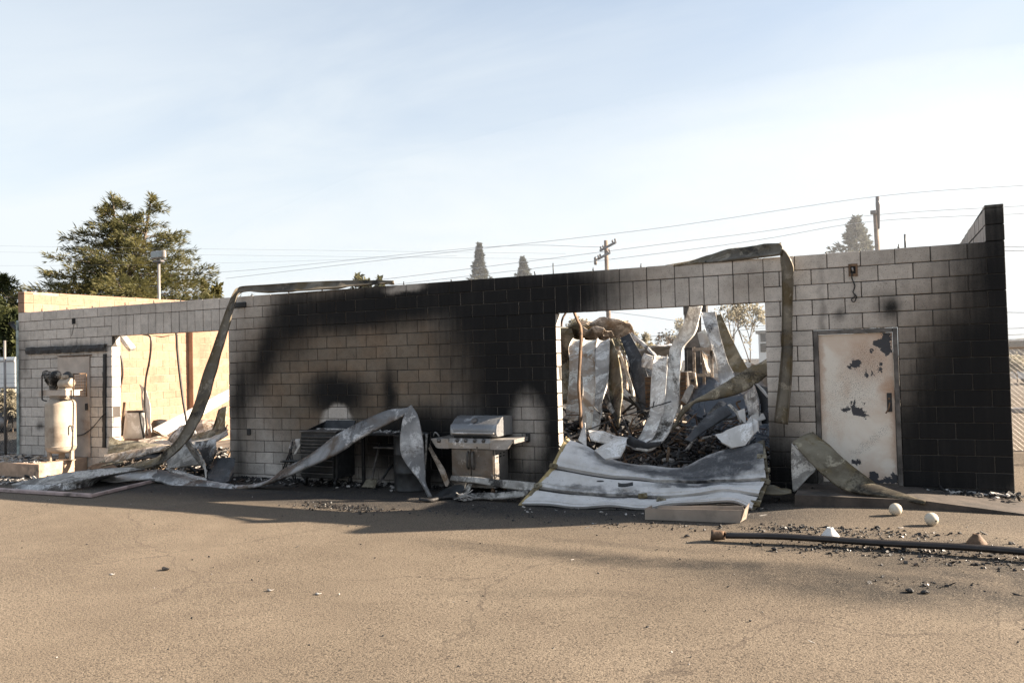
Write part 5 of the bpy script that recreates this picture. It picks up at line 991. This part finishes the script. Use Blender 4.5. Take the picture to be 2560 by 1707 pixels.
# burnt drawer cabinets
for lb, xa, xb, yt, yb_, Y, side in (('burnt drawer cabinet with a tan side panel right of the central strips', 1285, 1372, 742, 1010, 2.3, True), ('burnt drawer cabinet half hidden left of the central strips', 945, 1030, 790, 1040, 2.4, False)):
    a, b = at('E', xa, yt, Y), at('E', xb, yb_, Y); z0 = b.z-.1
    t = thing('drawer_cabinet', lb, 'cabinet', ((a.x+b.x)/2, Y+.2, z0), 'burnt drawer cabinets'); t.location.z = z0
    MB().box(((a.x+b.x)/2, Y+.2, (a.z+z0)/2), (b.x-a.x, .4, a.z-z0), bev=.006).build('body', M_frame, t)
    for i in range(7): MB().box(((a.x+b.x)/2, Y-.008, z0+(a.z-z0)*(i+.5)/7), (b.x-a.x-.03, .02, (a.z-z0)/7-.014), bev=.004).build('drawer', M_rust, t)
    if side: MB().prism([at('E', 1372, 742, Y-.02), at('E', 1440, 750, Y-.15), at('E', 1462, 900, Y-.15), at('E', 1395, 915, Y-.02)], (.01, .02, 0)).build('side_panel', M_tan, t); MB().box(at('E', 1415, 828, Y-.12), (.06, .03, .05), bev=.008).build('catch', M_black, t)
for i, (lb, pts, r) in enumerate((('upper charred timber crossing below the dark blue panel', [(735, 985), (830, 1040), (970, 1150)], .03), ('charred timber leaning across the first one', [(800, 975), (880, 1060), (975, 1190)], .035), ('charred arched rod left of the crossed timbers', [(700, 1190), (760, 1120), (830, 1070), (880, 1050)], .022), ('charred upright stick below the draped strips', [(590, 1150), (575, 1240), (565, 1330)], .025))):
    p = [at('E', x, y, 1.6) for x, y in pts]; tag(MB().tube(cr([wob(q, 7, .02) for q in p], 12), r, 5).build('charred_timber', M_char), lb, 'timber', 'charred timbers')
sm_ = MB().lathe((14.75, 1.5, .9), [(math.cos(a_)*.75+1e-3, .85*math.sin(a_)) for a_ in np.linspace(-1.57, 1.57, 12)], 20)
def vmat(name, dens, col=(.9, .93, 1), an=.0):
    m = bpy.data.materials.new(name); m.use_nodes = True; t = NT(m.node_tree); t.n.clear(); o = t.node('ShaderNodeOutputMaterial')
    v = t.node('ShaderNodeVolumePrincipled', {'Color': col, 'Density': dens, 'Anisotropy': an}); t.l.new(v.outputs[0], o.inputs['Volume']); return m
tag(sm_.build('smoke', vmat('thin blue smoke', .32, (.75, .85, 1))), 'thin bluish smoke drifting over the charred heap', 'smoke', kind='stuff')

# ------------------------------------------------------------------ vegetation
def leaves_mesh(cent, dirs, L, Wd, mi, mb, k=3, spread=.6):
    """tufts of narrow leaf blades as two-triangle diamonds"""
    n = len(cent); cent = np.repeat(cent, k, 0); dirs = np.repeat(dirs, k, 0)
    d = dirs + np.random.normal(0, spread, (n*k, 3)); d /= np.linalg.norm(d, axis=1, keepdims=True)
    s = np.cross(d, np.random.normal(0, 1, (n*k, 3))); s /= np.linalg.norm(s, axis=1, keepdims=True)+1e-9
    ln = L*np.random.uniform(.6, 1.4, (n*k, 1)); wd = Wd*np.random.uniform(.6, 1.4, (n*k, 1))
    a = cent; b = cent+d*ln*.45+s*wd; c = cent+d*ln; e_ = cent+d*ln*.45-s*wd
    o = len(mb.v); V = np.stack([a, b, c, e_], 1).reshape(-1, 3); mb.v += list(map(tuple, V))
    mb.f += [(o+4*i, o+4*i+1, o+4*i+2, o+4*i+3) for i in range(n*k)]; mb.m += [mi]*(n*k); mb.smooth += [False]*(n*k)
def conifer(name, label, cat, base, top, prof, nl, leafmat, L=.35, Wd=.05, dens=11, rise=.25, droop=.18, group=None, tops=None, az0=0., gap=.0, k=3, pw=.85, spread=.6, vs=.1):
    """trunk, limbs in layers and needle tufts along their side twigs"""
    base = Vector(base); hgt = top-base.z; t = thing(name, label, cat, base, group)
    tb = MB(); tr = hgt*.022
    spine = [base + Vector((.12*math.sin(i*.9)*hgt*.03, .1*math.cos(i*1.3)*hgt*.03, hgt*(.66 if tops else 1)*i/8)) for i in range(9)]
    tb.tube(spine, [tr*(1-i/8*.9) for i in range(9)], 9)
    for dx, dy, z0, z1 in (tops or []): tb.tube(cr([base+Vector((0, 0, z0)), base+Vector((dx*.6, dy, (z0+z1)/2-.3)), base+Vector((dx, dy, z1))], 8), [tr*.5*(1-i/8*.8) for i in range(8)], 7)
    cen = []; dr = []
    for i in range(nl):
        u = (i+.5)/nl; u = u**pw; r = prof(u)*random.uniform(.5, 1.25); az = az0+i*2.399+U(-.3, .3)
        p0 = base + Vector((0, 0, hgt*(u-.02)))
        if tops and u > .72 and random.random() < .75:
            q = random.choice(tops); p0 = base + Vector((q[0]*(u-.3)/.7, q[1]*(u-.3)/.7, min(hgt*u, q[3]-.2)))
        o = Vector((math.cos(az), math.sin(az), 0)); pts = [p0 + o*r*s + Vector((0, 0, r*(rise*s - droop*s*s*1.2 + (.12*max(0, s-.75))))) for s in (0, .25, .5, .75, 1)]
        tb.tube(pts, [max(.012, tr*.28*(1-u*.6)*(1-s*.85)) for s in (0, .25, .5, .75, 1)], 5, cap=False)
        fine = cr(pts, max(8, int(r*dens))); side = Vector((-o.y, o.x, 0))
        for j, p in enumerate(fine):
            s = j/len(fine)
            if s < .18 or random.random() < gap: continue
            wdt = r*.30*(1.1-s)
            for q in range(3):
                sd = random.choice((-1, 1)); off = random.random()*wdt
                c = p + side*sd*off + o*off*.5 + Vector((0, 0, random.gauss(0, vs)-.1*off)); cen.append(c); dr.append(o*.8 + side*sd*.7 + Vector((0, 0, .25)))
    for q in (tops or [(0, 0, hgt*.9, hgt)]):
        for _ in range(60): z = q[3] - random.random()**1.5*hgt*.10; cen.append(base+Vector((q[0], q[1], z))+Vector((random.gauss(0, .05), random.gauss(0, .05), 0))); dr.append(Vector((random.gauss(0, 1), random.gauss(0, 1), .6)))
    tb.build('trunk', M_bark, t); cr_ = MB(); leaves_mesh(np.array([tuple(c) for c in cen]), np.array([tuple(d) for d in dr]), L, Wd, 0, cr_, k, spread); cr_.build('crown', leafmat, t); return t
Yc = 16.; pT = at('A', 1030, 105, Yc); pT2 = at('A', 1340, 100, Yc); pL = at('A', 310, 640, Yc); pR = at('A', 1840, 700, Yc); bx = at('A', 1150, 900, Yc).x
R0 = (pR.x-pL.x)/2*.84; hC = max(pT.z, pT2.z)
def cprof(u):
    pts = [(0, .9), (.3, 1.0), (.45, 1.08), (.55, .92), (.62, .72), (.72, .54), (.82, .36), (.92, .16), (1, .05)]
    for (a, b), (c, d) in zip(pts, pts[1:]):
        if u <= c: return R0*(b+(d-b)*(u-a)/(c-a))
    return .1
conifer('cedar_tree', 'large spreading cedar with two tops behind the left end of the building', 'tree', (bx, Yc, 0), hC-.25, cprof, 235, M_cedar, .30, .020, 15, .36, .2, tops=[(pT.x-bx, 0, hC*.6, pT.z), (pT2.x-bx, .3, hC*.6, pT2.z)], k=3, spread=.45, vs=.09)
p = at('A', 100, 850, 14); conifer('cedar_tree', 'lower dark cedar at the far left edge behind the chain link fence', 'tree', (p.x-.6, 14, 0), p.z+.1, lambda u: 2.6*(1-u)**.6+.15, 95, M_hedge, .26, .03, 12, .2, .2, k=4)
def columnar(label, reg, x, ytop, Y, hw, m_, nl=90, prof=None, group=None):
    T = at(reg, x, ytop, Y); w_ = hw*(Y-CAM.y)/FPX*1.1
    conifer('cypress_tree', label, 'tree', (T.x, Y, 0), T.z, prof, nl, m_, .34, .06, 7, .6, .1, group=group, k=3, pw=.4, gap=.1)
columnar('taller dark conifer above the middle of the roof line', 'M', 255, 100, 62, 30, M_conif, 130, prof=lambda u: min(1.2, .90*((1.0-u)/.25)**1.0), group='distant conifers')
columnar('shorter dark conifer right of the taller one above the roof line', 'M', 540, 192, 70, 26, M_conif, 120, prof=lambda u: min(.9, .70*((1.0-u)/.14)**.95), group='distant conifers')
T = at('G', 805, 240, 58); w5 = 40*(58+11)/FPX
conifer('spruce_tree', 'open branched spruce above the right part of the wall beside the pole', 'tree', (T.x, 58, 0), T.z, lambda u: min(2.4, 1.5*(1.01-u)/.21), 105, M_conif, .40, .075, 6, .45, .12, gap=.25, k=3, pw=.45)
def broadleaf(label, x, Y, h, r, m_, n=900, L=.16, trunkh=.35, bare=False, group=None, name='broadleaf_tree', cat='tree', tr=.10):
    base = Vector((x, Y, 0)); t = thing(name, label, cat, base, group); tb = MB(); cen = []; dr = []
    def grow(p, d, ln, rad, dep):
        q = p + d*ln; mid = p.lerp(q, .5) + Vector((U(-1, 1), U(-1, 1), 0))*ln*.06
        tb.tube([p, mid, q], [rad, rad*.8, rad*.6], 6 if dep > 1 else 4, cap=False)
        if dep == 0:
            for _ in range(1 if bare else 2): cen.append(q+Vector((random.gauss(0, .2), random.gauss(0, .2), random.gauss(0, .2)))*r*.3); dr.append(d)
            return
        for _ in range(3 if dep > 1 else 4):
            e_ = (d + Vector((random.gauss(0, .5), random.gauss(0, .5), random.gauss(.1, .3)))).normalized(); grow(q, e_, ln*U(.6, .85), rad*.6, dep-1)
    grow(base, Vector((0, 0, 1)), h*trunkh, tr, 4)
    c = np.array([tuple(q) for q in cen]); z1 = c[:, 2].max(); sc = h/z1; sr = r/max(1e-3, np.percentile(np.hypot(c[:, 0]-x, c[:, 1]-Y), 92))
    f = lambda v: (x+(v[0]-x)*sr, Y+(v[1]-Y)*sr, v[2]*sc)
    tb.v = [f(v) if math.hypot(v[0]-x, v[1]-Y) > .0 else f(v) for v in tb.v]; tb.build('trunk', M_bark, t)
    c = np.array([f(v) for v in c]); idx = np.random.randint(0, len(c), n); cc = c[idx] + np.random.normal(0, r*.08, (n, 3))
    mb = MB(); leaves_mesh(cc, np.random.normal(0, 1, (n, 3)), L, L*.32, 0, mb, 2, .8); mb.build('crown', m_, t); return t
def bgt(label, reg, x, y, Y, wpx, m_, **kw):
    p = at(reg, x, y, Y); broadleaf(label, p.x, Y, max(1.5, p.z), wpx*REG[reg][2]*(Y-CAM.y)/FPX, m_, **kw)
G_ = 'dry trees beyond the yard'
bgt('tall wispy dry tree seen at the right of the right opening', 'E', 1830, -60, 24, 260, M_pale, n=480, L=.11, group=G_)
bgt('thin bare tree seen behind the right leaning panels', 'E', 1960, 60, 30, 220, M_pale, n=700, L=.14, group=G_)
bgt('dry bush tree seen above the dark blue panel in the right opening', 'E', 800, 270, 22, 190, M_pale, n=1300, L=.14, group=G_)
bgt('small dry tree seen between the bent track and the pole', 'E', 330, 215, 26, 150, M_pale, n=700, L=.14, group=G_)
bgt('bare low tree left of the hanging strip in the right opening', 'E', 1150, 330, 30, 120, M_bark, n=200, L=.10, group=G_)
bgt('dry bush seen left of the hanging strip, farther back', 'E', 1290, 240, 44, 160, M_pale, n=500, L=.2, group=G_)
bgt('low dry bush behind the small crumpled grey panel', 'E', 950, 380, 20, 130, M_pale, n=900, L=.12, group=G_)
bgt('green treetop just showing over the sooted middle wall', 'P', 897, 690, 30, 30, M_cedar, n=700, L=.3)
bgt('second green treetop just showing over the wall, right of the first', 'P', 945, 697, 30, 24, M_cedar, n=500, L=.3)
bgt('pale shrub topping the low wall right of the big cedar', 'A', 1950, 905, 20, 130, M_cedar, n=1100, L=.24)
bgt('dark leafy tree at the far left edge below the lower cedar', 'A', 60, 1080, 9, 260, M_hedge, n=3500, L=.2)
bgt('dark leafy shrub between the drain pipe and the white trailer', 'A', 110, 1180, 7, 170, M_hedge, n=2500, L=.18)

# ------------------------------------------------------------------ poles, wires, flood light
Yp = 30.; T = at('M', 1084, 82, Yp); t = thing('utility_pole', 'wooden utility pole with two crossarms above the right opening', 'utility pole', (T.x+.15, Yp, 0))
MB().tube([(T.x+.05, Yp, 0), (T.x, Yp, T.z)], [.14, .11], 12).build('pole', M_polewood, t)
for (xa, ya, xb, yb_) in ((1050, 150, 1152, 95), (1035, 205, 1113, 163)):
    a, b = at('M', xa, ya, Yp+.2), at('M', xb, yb_, Yp-1.1); dirv = b-a; c = (a+b)/2 + Vector((0, -.1, 0))
    am = MB().box(c, (dirv.length, .08, .11), Vector((1, 0, 0)).rotation_difference(dirv).to_matrix()).build('crossarm', M_glassins, t)
    for s in (-.46, -.3, .3, .46): q = c + dirv*s; MB().lathe(q+Vector((0, 0, .07)), [(.02, 0), (.05, .04), (.05, .10), (.025, .15)], 8).build('insulator', M_glassins, am)
p = at('M', 1016, 215, Yp); MB().lathe((p.x, Yp, p.z-.22), [(.05, 0), (.09, .05), (.09, .38), (.05, .44)], 10).build('cutout', M_greysteel, t)
Y2 = 36.; T2 = at('G', 1006, 45, Y2); S2 = at('G', 985, 175, Y2); t = thing('utility_pole', 'plain wooden utility pole rising behind the wall left of its right end', 'utility pole', (S2.x, Y2, 0))
MB().tube([(S2.x+.2, Y2, 0), (S2.x, Y2, S2.z)], [.15, .12], 12).build('pole', M_polewood, t); MB().tube([(T2.x, Y2-.1, S2.z-1.0), (T2.x, Y2-.1, S2.z+.3), (T2.x, Y2-.1, T2.z)], [.05, .12, .10], 10).build('pole_top_fitting', M_glassins, t)
MB().box((S2.x-.1, Y2-.2, S2.z-.1), (.3, .2, .2), bev=.02).build('bracket', M_glassins, t)
def wire(label, pts, r=.022, sag=0):
    P_ = [at(rg, x, y, Y) for rg, x, y, Y in pts]; tag(MB().tube(cr(P_, 30), r, 5).build('power_line', M_wire), label, 'power line', 'power lines')
wire('highest power line, rising to the right over both utility poles', [('M', -1400, 330, 34), ('M', 0, 166, 34), ('M', 1440, 0, 35), ('G', 1006, 42, 36), ('G', 2600, -75, 37)], .014)
wire('second power line, passing the head of the plain utility pole', [('M', -800, 385, 33), ('M', 0, 291, 33), ('M', 1500, 100, 34), ('G', 0, 357, 35), ('G', 985, 212, 36), ('G', 2600, 115, 37)], .014)
wire('third power line, just below the second', [('M', -800, 425, 33), ('M', 0, 336, 33), ('M', 1500, 158, 34), ('G', 0, 427, 35), ('G', 985, 268, 36), ('G', 2600, 190, 37)], .014)
wire('power line passing in front of the big cedar, the upper one', [('A', -200, 565, 13), ('A', 1000, 585, 13), ('A', 2350, 602, 13), ('A', 5200, 640, 13)], .0032)
wire('power line passing in front of the big cedar, below the upper one', [('A', -200, 622, 13.2), ('A', 1000, 640, 13.2), ('A', 2350, 657, 13.2), ('A', 5200, 690, 13.2)], .0032)
wire('lowest power line passing in front of the big cedar', [('A', -200, 752, 13.4), ('A', 1000, 745, 13.4), ('A', 2350, 718, 13.4), ('A', 4200, 660, 13.4)], .003)
wire('thin power line from the cedar up towards the middle roof line', [('A', 1400, 840, 30), ('A', 2350, 785, 30), ('M', 300, 125, 31), ('M', 1084, 125, 30)], .011)
wire('low power line seen through the right opening, the upper one', [('E', 560, 150, 31), ('E', 900, 190, 31), ('E', 1500, 270, 31), ('E', 2300, 300, 31)], .012)
wire('low power line seen through the right opening, the lower one', [('E', 900, 400, 33), ('E', 1500, 365, 33), ('E', 2300, 300, 33)], .012)
for lb, y0, y1 in (('uppermost of three thin lines right of the building', 505, 508), ('middle one of three thin lines right of the building', 540, 543), ('lowest of three thin lines right of the building', 1105, 1108)): wire(lb, [('G', 1900, y0-6, 45), ('G', 2200, y0, 45), ('G', 2352, y1, 45), ('G', 2700, y1+4, 45)], .025)
Yf = 11.; a = at('A', 1457, 720, Yf); t = thing('flood_light', 'flood light on a pole in front of the big cedar', 'flood light', (a.x, Yf, 0))
MB().tube([(a.x, Yf, 0), (a.x, Yf, a.z)], .055, 10).build('pole', M_greysteel, t); c0, c1 = at('A', 1378, 612, Yf), at('A', 1530, 690, Yf)
MB().box(((c0.x+c1.x)/2, Yf, (c0.z+c1.z)/2), (c1.x-c0.x-.12, .16, (c0.z-c1.z)*.8), bev=.05).build('lamp_head', M_greysteel, t); MB().box(((c0.x+c1.x)/2, Yf-.09, (c0.z+c1.z)/2), ((c1.x-c0.x)*.66, .02, (c0.z-c1.z)*.55), bev=.01).build('lens', M_lens, t)
MB().box(((c0.x+c1.x)/2, Yf, c1.z-.05), ((c1.x-c0.x)*.5, .2, .09), bev=.02).build('yoke', M_glassins, t)

# ------------------------------------------------------------------ left and right edges: fences, trailer, far lot
def chainlink(name, label, a, b, h, sp=.075, posts=3, rad=.0022, bottom=0.05, barbed=True):
    a, b = Vector(a), Vector(b); t = thing(name, label, 'fence', (a+b)/2); d = (b-a); L = d.length; d.normalize(); up = Vector((0, 0, 1))
    for i in range(posts): p = a + d*L*i/(posts-1); MB().tube([p, p+up*(h+.08)], .032, 8).lathe(p+up*(h+.08), [(.035, 0), (.03, .02), (.005, .03)], 8).build('post', M_greysteel, t)
    MB().tube([a+up*h, b+up*h], .022, 7).build('top_rail', M_greysteel, t); MB().tube([a+up*bottom, b+up*bottom], .010, 5).build('bottom_rail', M_greysteel, t)
    mb = MB(); n = int(L/sp)+1; off = d.cross(up)*.004
    for i in range(-int(h/sp), n):
        for s in (1, -1):
            u0, u1 = i*sp, i*sp+h; z0, z1 = bottom, h
            lo, hi = max(0, u0), min(L, u1)
            if hi-lo < .03: continue
            f0, f1 = (lo-u0)/h, (hi-u0)/h
            za, zb2 = (bottom+(h-bottom)*f0, bottom+(h-bottom)*f1) if s == 1 else (h-(h-bottom)*f0, h-(h-bottom)*f1)
            mb.tube([a+d*lo+up*za+off*s, a+d*hi+up*zb2+off*s], rad, 3, cap=False)
    mb.build('mesh', M_greysteel, t)
    if barbed:
        for k in range(3): z = h+.12+.11*k; MB().tube([a+up*z, b+up*z], .006, 4).build('barbed_wire', M_wire, t)
    return t
fr_ = gr('H', 2240, 800); chainlink('chain_link_fence', 'chain link fence at the right end beyond the blackened corner', (18.45, 5, .16), (25.6, 5, .16), 1.85, sp=.09)
zt4 = at('J', 80, 378, 1.6).z; xl4 = at('J', 0, 500, 1.6).x
chainlink('chain_link_fence', 'chain link fence at the left end beside the drain pipe', (-5.5, 1.7, 0), (-.3, 1.6, 0), zt4, posts=6, sp=.09)
p = at('J', 72, 50, 1.55); tag(MB().tube([(p.x, 1.5, 0), (p.x, 1.5, p.z+.4)], .03, 8).build('fence_pole', M_greysteel), 'tall thin pole rising beside the left fence', 'pole')
Y = 6.5; a, b = at('J', -420, 72, Y), at('J', 170, 640, Y)
t = thing('box_trailer', 'white box trailer parked behind the left fence', 'trailer', ((a.x+b.x)/2, Y+1.2, 0))
M_trail = simple('white trailer skin', (.72, .72, .70), .45, 0, .06, 2, .03)
MB().box(((a.x+b.x)/2, Y+1.2, (a.z+.75)/2), (b.x-a.x, 2.4, a.z-.75), bev=.05).build('body', M_trail, t)
MB().box(((a.x+b.x)/2, Y-.01, a.z-.14), (b.x-a.x-.1, .03, .05)).build('roof_trim', M_greysteel, t); MB().box(((a.x+b.x)/2, Y+1.2, .66), (b.x-a.x-.1, 2.2, .14)).build('chassis', M_frame, t)
for x in (b.x-.9, b.x-1.8):
    w_ = MB().lathe((x, Y+.15, .36), [(.2, -.1), (.34, -.09), (.36, -.05), (.36, .05), (.34, .09), (.2, .1)], 20, Vector((0, 1, 0))).build('wheel', M_black, t); MB().lathe((x, Y+.04, .36), [(.03, 0), (.2, .01), (.19, .03)], 16, Vector((0, 1, 0))).build('rim', M_greysteel, w_)
bgt('sunlit low hedge behind the left fence', 'J', 60, 540, 4, 170, M_pale, n=2600, L=.14, name='hedge_bush', cat='bush', group=None, trunkh=.2)
# right far lot: kerb, parked car, bush, wall
k0 = gr('H', 2225, 545)
MB_ = MB().box((31, 16, .22), (25, .3, .16), bev=.03); tag(MB_.build('kerb', M_greysteel), 'pale kerb at the far side of the lot right of the building', None, kind='structure')
cx, cy = 26.1, 40.
t = thing('parked_car', 'pale silver car parked in the far lot right of the building', 'car', (cx, cy, .16)); z0 = .16
M_car = simple('silver car paint', (.45, .47, .5), .25, .4, .05, 2, 0); M_win = simple('dark car window', (.02, .025, .03), .08, 0, .1, 2, 0)
pr = [(-2.15, .30), (-2.2, .62), (-2.0, .80), (-1.1, .90), (-.45, 1.36), (.9, 1.40), (1.65, .98), (2.1, .92), (2.2, .6), (2.12, .3)]
MB().prism([(cx+x, cy-.85, z0+z) for x, z in pr], (0, 1.7, 0)).build('body', M_car, t)
for q in ([(-.95, .93), (-.42, 1.30), (.10, 1.33), (.10, .95)], [(.17, .95), (.17, 1.33), (.85, 1.33), (1.45, .98)]): MB().prism([(cx+x, cy-.856, z0+z) for x, z in q], (0, .01, 0)).build('window', M_win, t)
for x in (-1.35, 1.35):
    for y in (-.78, .78):
        w_ = MB().lathe((cx+x, cy+y, z0+.32), [(.2, -.1), (.31, -.1), (.33, -.06), (.33, .06), (.31, .1), (.2, .1)], 20, Vector((0, 1, 0))).build('wheel', M_black, t); MB().lathe((cx+x, cy+y-.11, z0+.32), [(.02, 0), (.2, .0), (.2, .04)], 16, Vector((0, 1, 0))).build('rim', M_greysteel, w_)
for x in (-2.17,): 
    for y in (-.6, .6): MB().box((cx+x, cy+y, z0+.64), (.08, .36, .14), bev=.03).build('headlight', M_globe, t)
broadleaf('rounded dry bush beside the silver car in the far lot', 23.75, 37.0, 1.7, .9, M_pale, n=1200, L=.14, trunkh=.2, name='roadside_bush', cat='bush', tr=.03)
t = thing('far_shed', 'low grey shed with a pale roof beyond the parked car', 'shed', (32, 36, .16)); MB().box((36, 55, 1.4), (24, 5, 2.5)).build('wall', M_ston, t); MB().box((36, 54.8, 2.72), (24.6, 6, .14)).build('roof', M_white, t)
for i in range(6): w_ = MB().box((25.5+i*2.6, 52.49, 1.7), (1.3, .04, .8)).build('window', M_win, t)
a, b = at('E', 2060, 370, 42), at('E', 2230, 640, 42); t = thing('far_building', 'pale flat roofed building glimpsed at the right edge of the right opening', 'building', ((a.x+b.x)/2, 45, 0))
MB().box(((a.x+b.x)/2, 45, a.z/2), (b.x-a.x, 6, a.z)).build('wall', M_trail, t); MB().box(((a.x+b.x)/2, 45, a.z+.1), (b.x-a.x+.3, 6.3, .2)).build('roof', M_greysteel, t)
for k in range(2):
    q = at('E', 2122, 405+k*100, 42); MB().box((q.x, 41.98, q.z), (.5, .05, .55)).build('window', M_win, t)

# ------------------------------------------------------------------ smoke lying behind the building
bk = MB().lathe((0, 0, 0), [(math.cos(a_)+1e-3, math.sin(a_)) for a_ in np.linspace(-1.57, 1.57, 14)], 32)
bk.v = [(12+v[0]*50, 41+v[1]*22, 4+v[2]*14) for v in bk.v]
tag(bk.build('smoke', vmat('pale drifting smoke', .0035, (.93, .96, 1.), .5)), 'pale smoke bank drifting behind the whole building', 'smoke', kind='stuff')
